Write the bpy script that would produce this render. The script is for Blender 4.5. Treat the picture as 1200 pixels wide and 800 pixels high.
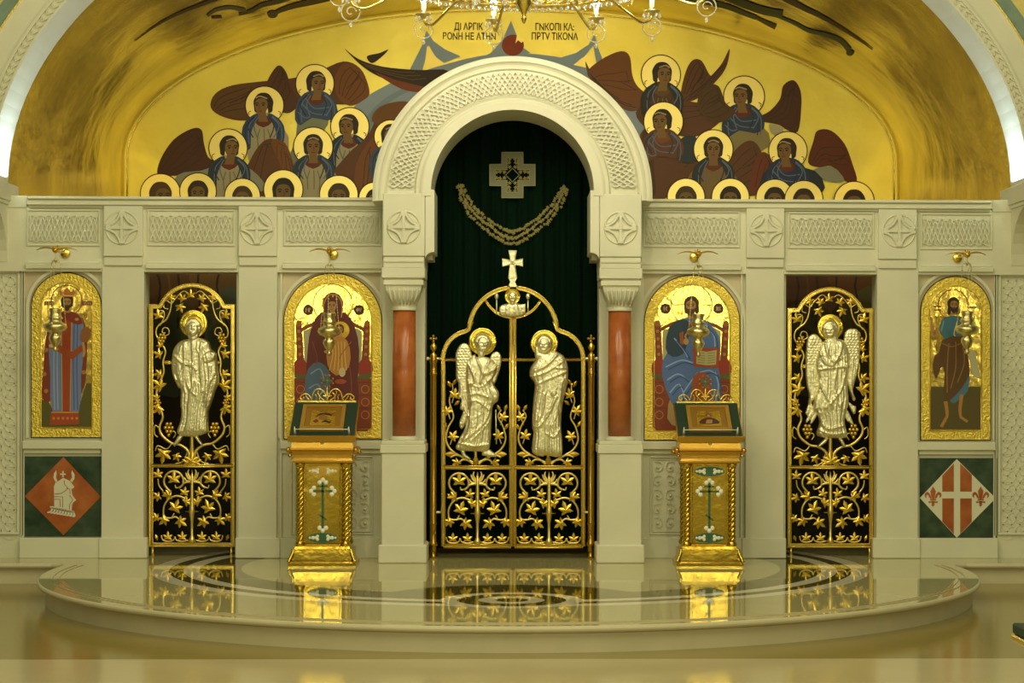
import bpy, bmesh, math, random
import numpy as np
from mathutils import Vector, Matrix
from math import sin, cos, pi, sqrt, radians
random.seed(7)
scn = bpy.context.scene
for o in list(bpy.data.objects): bpy.data.objects.remove(o)

# ------------------------------------------------------------------ camera
FPX = 2300.0
CAM = Vector((0, -16.0, 1.454))
YAW, ROLL = 0.024, 0.0023
F = Vector((sin(YAW), cos(YAW), 0)); R0 = Vector((cos(YAW), -sin(YAW), 0)); U0 = Vector((0, 0, 1))
RV = R0*cos(ROLL) + U0*sin(ROLL); UV = -R0*sin(ROLL) + U0*cos(ROLL)
PCX, PCY = 600 + FPX*math.tan(YAW), 445.0
cd = bpy.data.cameras.new('camera'); cam = bpy.data.objects.new('camera', cd)
scn.collection.objects.link(cam); scn.camera = cam
cd.sensor_width = 36; cd.lens = FPX/1200*36
cd.shift_x = (600-PCX)/1200; cd.shift_y = (PCY-400)/1200
cd.clip_end = 200
m3 = Matrix((RV, UV, -F)).transposed()
cam.matrix_world = Matrix.Translation(CAM) @ m3.to_4x4()

def P(px, py, y=0.0):
    """photo point -> place on the plane at depth y"""
    d = F + RV*((px-PCX)/FPX) - UV*((py-PCY)/FPX)
    t = (y - CAM.y)/d.y
    return CAM + d*t
def PX(px, y=0.0, py=450): return P(px, py, y).x
def PZ(py, y=0.0, px=600): return P(px, py, y).z

# ------------------------------------------------------------------ world, lights, exposure
vs = scn.view_settings
vs.view_transform = 'Standard'; vs.look = 'None'; vs.gamma = 1; vs.exposure = 0.0
vs.use_curve_mapping = False
W = bpy.data.worlds.new('world'); scn.world = W; W.use_nodes = True
W.node_tree.nodes['Background'].inputs[0].default_value = (1.0, 0.93, 0.50, 1)
W.node_tree.nodes['Background'].inputs[1].default_value = 0.07
WARM = (1.0, 0.93, 0.50)
def area(name, loc, rot, sx, sy, power, col=WARM, spread=180):
    l = bpy.data.lights.new(name, 'AREA'); l.shape = 'RECTANGLE'; l.size = sx; l.size_y = sy
    l.energy = power; l.color = col; l.spread = radians(spread)
    o = bpy.data.objects.new(name, l); scn.collection.objects.link(o)
    o.location = loc; o.rotation_euler = [radians(a) for a in rot]
    return o
def point(name, loc, power, r=.1, col=WARM):
    l = bpy.data.lights.new(name, 'POINT'); l.energy = power; l.shadow_soft_size = r; l.color = col
    o = bpy.data.objects.new(name, l); scn.collection.objects.link(o); o.location = loc
    return o
area('nave_overhead_fill', (0, -10.5, 7.8), (36, 0, 0), 13, 8, 600)  # broad soft fill added overhead for general light; stands for no known lamp
area('vault_cove_light', (0, 0.9, 2.92), (122, 0, 0), 7.2, .25, 30, (1.0, .92, .50), 165)
for s in (-1, 1):
    area('impost_strip_light', (s*4.035, -.27, 3.065), (180, -s*12, 0), .07, .40, 14, (.66, .86, 1.0))
for x, z, e in ((-8.3, 3.1, 130), (-3.1, 2.9, 400), (3.2, 2.9, 400), (8.7, 3.3, 260)):
    point('nave_lamp', (x, -16.0, z), e, .16)

# ------------------------------------------------------------------ materials
def lin(h):
    if isinstance(h, str):
        c = [int(h[i:i+2], 16)/255 for i in (0, 2, 4)]
        return tuple(((v+.055)/1.055)**2.4 if v > .04045 else v/12.92 for v in c) + (1,)
    return tuple(h) + (1,)
MATS = {}
def mat(name, col, rough=.5, metal=0, noise=None, bump=None, spec=None, emit=None, coat=0, attr=None):
    """noise = (scale, second colour, detail, stretch) ; bump = (scale, strength, distance)"""
    m = bpy.data.materials.new(name); m.use_nodes = True; MATS[name] = m
    nt = m.node_tree; b = nt.nodes['Principled BSDF']
    b.inputs['Base Color'].default_value = lin(col)
    b.inputs['Roughness'].default_value = rough; b.inputs['Metallic'].default_value = metal
    if spec is not None: b.inputs['Specular IOR Level'].default_value = spec
    if coat: b.inputs['Coat Weight'].default_value = coat
    if emit:
        b.inputs['Emission Color'].default_value = lin(emit[0]); b.inputs['Emission Strength'].default_value = emit[1]
    tc = nt.nodes.new('ShaderNodeTexCoord')
    vec = tc.outputs['Object']
    if attr:
        an = nt.nodes.new('ShaderNodeAttribute'); an.attribute_name = attr; vec = an.outputs['Vector']
    def nz(scale, detail, stretch=(1, 1, 1)):
        mp = nt.nodes.new('ShaderNodeMapping'); mp.inputs['Scale'].default_value = stretch
        nt.links.new(vec, mp.inputs['Vector'])
        n = nt.nodes.new('ShaderNodeTexNoise'); n.inputs['Scale'].default_value = scale
        n.inputs['Detail'].default_value = detail
        nt.links.new(mp.outputs[0], n.inputs['Vector']); return n
    if noise:
        n = nz(noise[0], noise[2] if len(noise) > 2 else 5, noise[3] if len(noise) > 3 else (1, 1, 1))
        r = nt.nodes.new('ShaderNodeValToRGB')
        r.color_ramp.elements[0].position = .32; r.color_ramp.elements[1].position = .68
        r.color_ramp.elements[0].color = lin(col); r.color_ramp.elements[1].color = lin(noise[1])
        nt.links.new(n.outputs['Fac'], r.inputs[0]); nt.links.new(r.outputs[0], b.inputs['Base Color'])
    if bump:
        n = nz(bump[0], 4, bump[3] if len(bump) > 3 else (1, 1, 1))
        bp = nt.nodes.new('ShaderNodeBump'); bp.inputs['Strength'].default_value = bump[1]; bp.inputs['Distance'].default_value = bump[2]
        nt.links.new(n.outputs['Fac'], bp.inputs['Height']); nt.links.new(bp.outputs[0], b.inputs['Normal'])
    return m
mat('stone', (.66, .655, .52), .5, noise=(3, (.72, .71, .56), 6), bump=(60, .15, .002))
mat('step_stone', (.60, .55, .38), .35, noise=(4, (.66, .60, .42), 6))
mat('stone_tan', (.56, .47, .33), .5, noise=(5, (.64, .56, .40), 5))
mat('red_marble', (.33, .08, .02), .22, noise=(7, (.48, .15, .04), 6))
mat('green_marble', (.012, .035, .018), .25, noise=(9, (.05, .085, .05), 7))
mat('vault_gold', (.74, .57, .07), .27, 1, noise=(1.0, (.40, .28, .015), 6, (.9, 7.0, 1)), bump=(1.0, .30, .10, (1.6, 9.0, 1)), attr='arc')
mat('lunette_gold', (.82, .69, .16), .46, 1, noise=(2.2, (.76, .62, .12), 5), bump=(5, .12, .05))
mat('gold', (.86, .64, .15), .24, 1, bump=(30, .12, .01))
mat('polished_gold', (.80, .59, .10), .20, 1, bump=(11, .22, .02))
mat('tooled_gold', (.86, .65, .12), .30, 1, bump=(70, .9, .012))
mat('lectern_polish', (.62, .43, .06), .22, 1, bump=(11, .18, .02))
mat('brass', (.78, .50, .08), .28, 1)
mat('silver_gilt', (.90, .85, .58), .44, 1, bump=(48, .55, .012))
mat('gilt_leaf', (.85, .59, .09), .36, 1)
mat('gilt_stem', (.86, .68, .22), .34, 1)
mat('bronze_rod', (.55, .34, .05), .25, 1)
mat('velvet', (.0015, .008, .004), .9, spec=.05, noise=(2, (.002, .012, .006), 3, (4, 4, .3)))
mat('embroidery', (.27, .24, .08), .6, .3)
mat('embroidery_grey', (.17, .18, .12), .7, .2)
mat('blue_band', (.17, .21, .20), .6)
mat('mosaic_gold', (.62, .50, .16), .45, .6, noise=(14, (.72, .60, .25), 4))
mat('mosaic_green', (.16, .24, .19), .5, noise=(8, (.22, .32, .25), 4))
mat('dark_cloth', (.010, .035, .018), .75)
mat('walnut', (.30, .14, .025), .35, noise=(12, (.24, .11, .02), 5, (1, 8, 8)))
mat('crystal', (.95, .93, .85), .05, 0, spec=1.0)
MATS['crystal'].node_tree.nodes['Principled BSDF'].inputs['Transmission Weight'].default_value = .75
mat('bulb', (1, 1, 1), .3, emit=((1, .97, .9), 30))
mat('candle', (.85, .83, .72), .5)
mat('pearl', (.85, .83, .72), .35)
mat('enamel_green', (.03, .12, .06), .3)
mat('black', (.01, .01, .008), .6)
def attr_mat(name, rough, metal=0):
    m = mat(name, (1, 1, 1), rough, metal); nt = m.node_tree
    a = nt.nodes.new('ShaderNodeVertexColor'); a.layer_name = 'Col'
    nt.links.new(a.outputs[0], nt.nodes['Principled BSDF'].inputs['Base Color']); return m
attr_mat('paint', .55)
attr_mat('gold_paint', .46, 1)

# platform inlay and nave floor: drawn from positions on the floor itself
def floor_nodes(name, rough):
    m = mat(name, (1, 1, 1), rough); nt = m.node_tree; b = nt.nodes['Principled BSDF']
    tc = nt.nodes.new('ShaderNodeTexCoord'); sp = nt.nodes.new('ShaderNodeSeparateXYZ')
    nt.links.new(tc.outputs['Object'], sp.inputs[0])
    def mth(op, a, c=None):
        n = nt.nodes.new('ShaderNodeMath'); n.operation = op
        for i, v in enumerate((a, c)):
            if v is None: continue
            if isinstance(v, (int, float)): n.inputs[i].default_value = v
            else: nt.links.new(v, n.inputs[i])
        return n.outputs[0]
    def dist(cx, cy):
        dx = mth('SUBTRACT', sp.outputs[0], cx); dy = mth('SUBTRACT', sp.outputs[1], cy)
        return mth('SQRT', mth('ADD', mth('MULTIPLY', dx, dx), mth('MULTIPLY', dy, dy)))
    def inside(d, r): return mth('LESS_THAN', d, r)
    def mix(f, c1, c2):
        n = nt.nodes.new('ShaderNodeMix'); n.data_type = 'RGBA'
        nt.links.new(f, n.inputs[0])
        for i, c in ((6, c1), (7, c2)):
            if isinstance(c, tuple): n.inputs[i].default_value = lin(c)
            else: nt.links.new(c, n.inputs[i])
        return n.outputs[2]
    nzn = nt.nodes.new('ShaderNodeTexNoise'); nzn.inputs['Scale'].default_value = 3.0; nzn.inputs['Detail'].default_value = 7
    nt.links.new(tc.outputs['Object'], nzn.inputs['Vector'])
    return m, nt, b, sp, mth, dist, inside, mix, nzn.outputs['Fac']
m, nt, b, sp, mth, dist, inside, mix, nz = floor_nodes('platform_marble', .035)
LIGHT = mix(nz, (.50, .455, .22), (.56, .51, .26)); OLIVE = mix(nz, (.11, .09, .02), (.16, .13, .03))
PALE = mix(nz, (.84, .79, .60), (.90, .85, .66))
c = LIGHT
D0 = dist(0, -.65)
for r, k in ((2.76, PALE), (2.63, OLIVE), (2.52, PALE), (2.40, OLIVE)): c = mix(inside(D0, r), c, k)
c = mix(inside(dist(0, -.62), 2.09), c, LIGHT)
c = mix(mth('MULTIPLY', inside(dist(0, -3.02), .95), inside(D0, 2.40)), c, OLIVE)
D1 = dist(0, -3.03)
for r, k in ((.47, PALE), (.36, OLIVE), (.22, PALE), (.11, OLIVE)): c = mix(inside(D1, r), c, k)
nt.links.new(c, b.inputs['Base Color'])
m, nt, b, sp, mth, dist, inside, mix, nz = floor_nodes('nave_marble', .15)
OCHRE = mix(nz, (.25, .19, .035), (.34, .26, .06)); BAND = mix(nz, (.55, .47, .27), (.61, .53, .32))
c = mix(mth('LESS_THAN', sp.outputs[1], -4.61), OCHRE, BAND)
nt.links.new(c, b.inputs['Base Color'])

# ------------------------------------------------------------------ mesh helpers
def link(name, me, parent=None):
    o = bpy.data.objects.new(name, me); scn.collection.objects.link(o)
    if parent is not None: o.parent = parent
    return o
def props(o, label=None, cat=None, group=None, kind=None):
    for k, v in (('label', label), ('category', cat), ('group', group), ('kind', kind)):
        if v: o[k] = v
    return o
def thing(name, label, cat, group=None):
    return props(link(name, None), label, cat, group)
class MB:
    def __init__(s): s.v = []; s.f = []; s.m = []; s.c = []; s.sm = []
    def face(s, pts, mi=0, col=None, smooth=False):
        i = len(s.v); s.v += [tuple(p) for p in pts]; s.f.append(tuple(range(i, i+len(pts)))); s.m.append(mi); s.c.append(col); s.sm.append(smooth)
    def raw(s, verts, faces, mi=0, col=None, smooth=False):
        i = len(s.v); s.v += [tuple(p) for p in verts]
        for f in faces: s.f.append(tuple(i+k for k in f)); s.m.append(mi); s.c.append(col); s.sm.append(smooth)
    def box(s, x0, x1, y0, y1, z0, z1, mi=0, bev=0.004):
        if x0 > x1: x0, x1 = x1, x0
        if z0 > z1: z0, z1 = z1, z0
        if y0 > y1: y0, y1 = y1, y0
        b = min(bev, (x1-x0)/3, (z1-z0)/3, (y1-y0)/3)
        if b <= 0:
            v = [(x, y, z) for x in (x0, x1) for y in (y0, y1) for z in (z0, z1)]
            s.raw(v, [(0, 1, 3, 2), (4, 6, 7, 5), (0, 4, 5, 1), (2, 3, 7, 6), (0, 2, 6, 4), (1, 5, 7, 3)], mi); return
        lo = (x0, y0, z0); hi = (x1, y1, z1); V = {}; L = []
        for ax in range(3):
            for sx in (0, 1):
                for sy in (0, 1):
                    for sz in (0, 1):
                        sg = (sx, sy, sz)
                        p = [(hi[k] if sg[k] else lo[k]) for k in range(3)]
                        for k in range(3):
                            if k != ax: p[k] += -b if sg[k] else b
                        V[(ax, sg)] = len(L); L.append(p)
        fs = []
        for ax in range(3):
            o1, o2 = [k for k in range(3) if k != ax]
            for sd in (0, 1):
                q = []
                for a, c in ((0, 0), (1, 0), (1, 1), (0, 1)):
                    sg = [0]*3; sg[ax] = sd; sg[o1] = a; sg[o2] = c; q.append(V[(ax, tuple(sg))])
                fs.append(q)
        for k in range(3):
            o1, o2 = [i for i in range(3) if i != k]
            for a in (0, 1):
                for c in (0, 1):
                    s0 = [0]*3; s0[o1] = a; s0[o2] = c; s1 = list(s0); s1[k] = 1
                    fs.append([V[(o1, tuple(s0))], V[(o1, tuple(s1))], V[(o2, tuple(s1))], V[(o2, tuple(s0))]])
        for sg in [(a, c, d) for a in (0, 1) for c in (0, 1) for d in (0, 1)]: fs.append([V[(k, sg)] for k in range(3)])
        s.raw(L, fs, mi)
    def prism(s, pts, off, mi=0, col=None, caps=True):
        """pts: closed 3-D outline ; off: vector to the second outline"""
        n = len(pts); off = Vector(off); q = [tuple(Vector(p)+off) for p in pts]
        s.raw(list(map(tuple, pts))+q, ([tuple(range(n)), tuple(range(2*n-1, n-1, -1))] if caps else []) + [(i, (i+1) % n, n+(i+1) % n, n+i) for i in range(n)], mi, col)
    def tube(s, pts, r, n=6, mi=0, col=None, closed=False, flat=1.0):
        pts = [Vector(p) for p in pts]; N = len(pts)
        if N < 2: return
        rs = r if hasattr(r, '__len__') else [r]*N
        L = []; prev = None
        for i, p in enumerate(pts):
            a = pts[(i-1) % N] if (closed or i > 0) else p; c = pts[(i+1) % N] if (closed or i < N-1) else p
            t = (c-a); t = t.normalized() if t.length > 1e-9 else Vector((1, 0, 0))
            ref = Vector((0, 1, 0)) if abs(t.y) < .95 else Vector((1, 0, 0))
            u = t.cross(ref).normalized(); w = u.cross(t).normalized()
            for k in range(n):
                an = 2*pi*(k+.5)/n; L.append(p + u*(rs[i]*cos(an)) + w*(rs[i]*flat*sin(an)))
        fs = []
        for i in range(N if closed else N-1):
            j = (i+1) % N
            for k in range(n): fs.append((i*n+k, i*n+(k+1) % n, j*n+(k+1) % n, j*n+k))
        if not closed: fs += [tuple(range(n)), tuple(range((N-1)*n, N*n))]
        s.raw(L, fs, mi, col, n > 4)
    def lathe(s, prof, cx, cy, n=20, mi=0, z0=0.0):
        L = []; fs = []
        for r, z in prof:
            for k in range(n): L.append((cx+r*cos(2*pi*k/n), cy+r*sin(2*pi*k/n), z0+z))
        for i in range(len(prof)-1):
            for k in range(n): fs.append((i*n+k, i*n+(k+1) % n, (i+1)*n+(k+1) % n, (i+1)*n+k))
        s.raw(L, fs, mi, None, True)
        for i in (0, len(prof)-1):
            if prof[i][0] > 1e-4: s.raw(L[i*n:(i+1)*n], [tuple(range(n))], mi)
    def ball(s, c, r, mi=0, n=10, sc=(1, 1, 1)):
        L = []; fs = []; h = n//2
        for i in range(h+1):
            for k in range(n): L.append((c[0]+sc[0]*r*sin(pi*i/h)*cos(2*pi*k/n), c[1]+sc[1]*r*sin(pi*i/h)*sin(2*pi*k/n), c[2]+sc[2]*r*cos(pi*i/h)))
        for i in range(h):
            for k in range(n): fs.append((i*n+k, i*n+(k+1) % n, (i+1)*n+(k+1) % n, (i+1)*n+k))
        s.raw(L, fs, mi, None, True)
    def build(s, name, mats, parent=None, label=None, smooth=None):
        me = bpy.data.meshes.new(name); me.from_pydata(s.v, [], s.f)
        mats = [mats] if isinstance(mats, str) else mats
        for k in mats: me.materials.append(MATS[k])
        me.polygons.foreach_set('material_index', s.m)
        me.polygons.foreach_set('use_smooth', s.sm if smooth is None else [smooth]*len(s.f))
        if any(c is not None for c in s.c):
            at = me.color_attributes.new('Col', 'FLOAT_COLOR', 'CORNER'); buf = []
            for f, c in zip(s.f, s.c): buf += list(c or (1, 1, 1, 1))*len(f)
            at.data.foreach_set('color', buf)
        bm = bmesh.new(); bm.from_mesh(me)
        if any(c is None for c in s.c): bmesh.ops.remove_doubles(bm, verts=bm.verts, dist=1e-6); bmesh.ops.recalc_face_normals(bm, faces=bm.faces)
        bm.to_mesh(me); bm.free()
        o = link(name, me, parent)
        if label: o['label'] = label
        return o
def spline(pts, n=6, closed=False):
    pts = [tuple(p) for p in pts]; N = len(pts); out = []
    for i in range(N if closed else N-1):
        g = (lambda k: pts[k % N]) if closed else (lambda k: pts[max(0, min(N-1, k))])
        p0, p1, p2, p3 = g(i-1), g(i), g(i+1), g(i+2)
        for j in range(n):
            t = j/n; t2 = t*t; t3 = t2*t
            out.append(tuple(.5*(2*b_ + (c_-a_)*t + (2*a_-5*b_+4*c_-d_)*t2 + (3*b_-a_-3*c_+d_)*t3) for a_, b_, c_, d_ in zip(p0, p1, p2, p3)))
    if not closed: out.append(pts[-1])
    return out
def circ(cx, cy, r, n=28, a0=0, a1=360, ry=None):
    full = abs(a1-a0) >= 360; m_ = n if full else n+1
    return [(cx+r*cos(radians(a0+(a1-a0)*k/n)), cy-(ry or r)*sin(radians(a0+(a1-a0)*k/n))) for k in range(m_)]
def arch_poly(x0, x1, ytop, ybot, n=24):
    r = (x1-x0)/2; cx = (x0+x1)/2
    return [(x0, ybot)] + circ(cx, ytop+r, r, n, 180, 0) + [(x1, ybot)]
# ------------------------------------------------------------------ the room: floor, platform, vault, great arch
FZ = -.165
mb = MB(); mb.box(-9, 9, -15.9, 5.2, FZ-.2, FZ, bev=0)
props(mb.build('floor', 'nave_marble'), 'ochre polished marble floor with a pale band in front of the steps', None, None, 'structure')
# platform: straight ledge with a wide rounded bay
A_, B_, CY = 3.46, 3.42, -.95
edge = [(-9, -.40)] + spline([(-3.62, -.40), (-3.50, -.47), (-3.43, -.62)], 4)[:-1] + [(-A_*cos(radians(t)), CY-B_*sin(radians(t))) for t in np.linspace(-5, 185, 97)] + spline([(3.43, -.62), (3.50, -.47), (3.62, -.40)], 4)[1:] + [(9, -.40)]
def off_edge(d):
    out = []
    for i, p in enumerate(edge):
        a = Vector(edge[max(0, i-1)]); c = Vector(edge[min(len(edge)-1, i+1)]); t = (c-a).normalized()
        out.append((p[0]+t.y*d, p[1]-t.x*d))
    return out
prof = [(.0, FZ), (.0, -.05), (.012, -.048), (.012, -.040), (.05, -.038), (.058, -.028), (.060, -.018), (.056, -.008), (.046, 0.0)]
rows = [[(x, y, z) for x, y in off_edge(d)] for d, z in prof]
mb = MB(); n = len(edge)
mb.raw([p for r in rows for p in r], [(i*n+k, i*n+k+1, (i+1)*n+k+1, (i+1)*n+k) for i in range(len(rows)-1) for k in range(n-1)], 1)
mb.face(rows[-1] + [(9, 5.2, 0), (-9, 5.2, 0)])
o = mb.build('platform', ['platform_marble', 'step_stone']); props(o, 'raised marble platform with a rounded front step and inlaid rings', None, None, 'structure')
mb = MB()
for d in (-.05, -.10):
    pts = [(x, y, .0006) for x, y in off_edge(d)][8:-8]
    mb.tube(pts, .006, 4, flat=.1)
props(mb.build('trim_platform_line', 'stone_tan'), None, None, None, 'structure')

VA, VD = 4.09, 4.8
def vb(s): return 2.69 + (1.60-2.69)*s
def vc(s): return 3.03 + (3.79-3.03)*s
def vault_pt(t, s, off=0.0):
    return Vector(((VA-off)*cos(t), VD*s, vc(s)+(vb(s)-off)*sin(t)))
mb = MB(); NT, NS = 72, 14; L = []
ts = [None] + list(np.linspace(pi, 0, NT)) + ['e']
for j in range(NS+1):
    s = j/NS; L.append((-VA, VD*s, 2.955)); L += [tuple(vault_pt(t, s)) for t in np.linspace(pi, 0, NT)]; L.append((VA, VD*s, 2.955))
w = NT+2
mb.raw(L, [(j*w+k, j*w+k+1, (j+1)*w+k+1, (j+1)*w+k) for j in range(NS) for k in range(w-1)], smooth=True)
o = mb.build('ceiling_vault', 'vault_gold')
at = o.data.attributes.new('arc', 'FLOAT_VECTOR', 'POINT')
for v in o.data.vertices: at.data[v.index].vector = (math.atan2(max(v.co.z-3.1, 0)*1.6, v.co.x)*4, v.co.y/VD, 0)
props(o, 'dark gold leaf barrel vault over the sanctuary', None, None, 'structure')
mb = MB()
mb.face([(-VA, VD+.002, 2.45)] + [tuple(vault_pt(t, 1)+Vector((0, .002, 0))) for t in np.linspace(pi, 0, NT)] + [(VA, VD+.002, 2.45)])
lun = props(mb.build('wall_back', 'lunette_gold'), 'gold leaf lunette wall above the marble screen', None, None, 'structure')
# fine raised line at the joint
mb = MB(); mb.tube([(-VA+.03, VD-.02, 2.5)] + [tuple(vault_pt(t, 1, .03)+Vector((0, -.02, 0))) for t in np.linspace(pi, 0, NT)] + [(VA-.03, VD-.02, 2.5)], .007, 6)
props(mb.build('trim_lunette', 'gold'), None, None, None, 'structure')

# great arch in front of the vault
def ring(mb, d0, d1, y0, y1, mi=0, n=72, b=2.69, c=3.03, y2=None):
    """band between offsets d0..d1 outside the arch curve, front face at y0, back y1"""
    L = []
    for t in np.linspace(pi, 0, n):
        ct, st = cos(t), sin(t)
        for d, y in ((d0, y1), (d0, y0), (d1, y0 if y2 is None else y2), (d1, y1)): L.append(((VA+d)*ct, y, c+(b+d)*st))
    mb.raw(L, [(k*4+i, k*4+i+1, k*4+i+5, k*4+i+4) for k in range(n-1) for i in range(3)], mi)
YA = -.50
mb = MB()
ring(mb, 0, .018, YA, .02); ring(mb, .018, .078, YA+.012, .02); ring(mb, .078, .10, YA-.01, .02); ring(mb, .10, .275, YA, .02)
for k in range(150):
    t = pi*(k+.5)/150
    p = lambda d, dt: ((VA+d)*cos(t+dt), YA-.002, 3.03+(2.69+d)*sin(t+dt))
    mb.tube([p(.024, -.008), p(.048, .006), p(.074, -.008)], .007, 4)
props(mb.build('trim_arch', 'stone'), 'white carved marble great arch framing the gold vault', None, None, 'structure')
mb = MB(); ring(mb, .275, .285, YA-.012, .0); props(mb.build('trim_arch_line', 'gold'), None, None, None, 'structure')
mb = MB(); ring(mb, .285, .39, YA-.004, .0); props(mb.build('trim_arch_band', 'mosaic_green'), None, None, None, 'structure')
mb = MB(); ring(mb, .39, 5.0, YA, .0)
props(mb.build('wall_front', 'mosaic_gold'), 'gold wall around the great arch', None, None, 'structure')
for s in (-1, 1):
    mb = MB(); x0 = s*4.06; x1 = s*9.0
    zt, zb = PZ(217, -.05), PZ(238, -.02)
    mb.box(x0, x1, -.55, .25, zb, zt); mb.box(x0+s*.015, x1, -.53, .25, zb-.03, zb)
    # curved corbel under the impost
    n = 8; pts = []
    for k in range(n+1):
        a = radians(90*k/n); pts.append((-.50*(1-sin(a)), zb-.03-.46*(1-cos(a))))
    pr = [(x0+s*.03, y, z) for y, z in pts] + [(x0+s*.03, .2, zb-.49), (x0+s*.03, .2, zb-.03)]
    mb.prism(pr, (x1-x0, 0, 0))
    props(mb.build('trim_impost', 'stone'), ('left' if s < 0 else 'right') + ' marble impost the great arch springs from', None, None, 'structure')

# sanctuary back wall seen through the side doorways, with painted robes
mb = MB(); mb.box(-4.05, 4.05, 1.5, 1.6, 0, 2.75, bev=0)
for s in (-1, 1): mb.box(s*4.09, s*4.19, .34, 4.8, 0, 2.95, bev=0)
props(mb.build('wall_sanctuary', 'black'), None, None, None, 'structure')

# ------------------------------------------------------------------ marble screen
SC = thing('marble_screen', 'carved cream marble altar screen across the platform, with a round central arch', 'altar screen')
def sx(px, y=0.0): return abs(PX(px, y))
def sbox(mb, p0, p1, q0, q1, y0, y1, bev=.004, s=1):
    """box given by left-hand photo columns/rows, on side s"""
    mb.box(s*sx(p0, y0), s*sx(p1, y0), y0, y1, PZ(q0, y0, p0), PZ(q1, y0, p0), bev=bev)
def lattice(mb, p0, p1, q0, q1, y, s, n=8, r=.0062):
    x0, x1 = sorted((s*sx(p0, y), s*sx(p1, y))); z1, z0 = PZ(q0, y, p0), PZ(q1, y, p0)
    zc, A = (z0+z1)/2, (z1-z0)/2
    for k in range(4):
        pts = []
        M = n*10
        for i in range(M+1):
            u = i/M; ph = u*n*pi + k*pi/2
            pts.append((x0+(x1-x0)*u, y-.009-.005*cos(2*ph+k*pi), zc+A*(2/pi)*math.asin(sin(ph))*.95))
        mb.tube(pts, r, 4)
    for z in (z0, z1):
        pts = [(x0+(x1-x0)*i/(n*6), y-.004, z+(.008*sin(i*pi/3))) for i in range(n*6+1)]; mb.tube(pts, r, 4)
def frame(mb, p0, p1, q0, q1, y, s, w=.014, d=.008):
    x0, x1 = sorted((s*sx(p0, y), s*sx(p1, y))); z1, z0 = PZ(q0, y, p0), PZ(q1, y, p0)
    mb.box(x0, x1, y-d, y, z1-w, z1); mb.box(x0, x1, y-d, y, z0, z0+w); mb.box(x0, x0+w, y-d, y, z0+w, z1-w); mb.box(x1-w, x1, y-d, y, z0+w, z1-w)
def medallion(mb, cx, cz, y, r):
    mb.tube([(cx+r*cos(2*pi*k/32), y, cz+r*sin(2*pi*k/32)) for k in range(32)], .008, 5, closed=True)
    for a in range(4):
        t = a*pi/2
        def q(u, v): return (cx+u*cos(t)-v*sin(t), y, cz+u*sin(t)+v*cos(t))
        mb.prism([q(.0125, .012), q(r*.62, .011), q(r*.95, .024), q(r*.95, -.024), q(r*.62, -.011), q(.0125, -.012)], (0, -.018, 0))
        if a == 0: mb.box(cx-.0125, cx+.0125, y-.020, y, cz-.0125, cz+.0125, bev=.003)
        arc = [(.98, .08), (.74, .16), (.52, .28), (.38, .38), (.28, .52), (.16, .74), (.08, .98)]
        mb.tube([(lambda e: (e[0], y-.006, e[2]))(q(r*u, r*v)) for u, v in spline(arc, 2)], .013, 5)
        mb.tube([q(r*(u+.10), r*(v+.10)) for u, v in spline(arc[1:-1], 2)], .004, 4)
SIDE = {-1: 'left', 1: 'right'}
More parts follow.
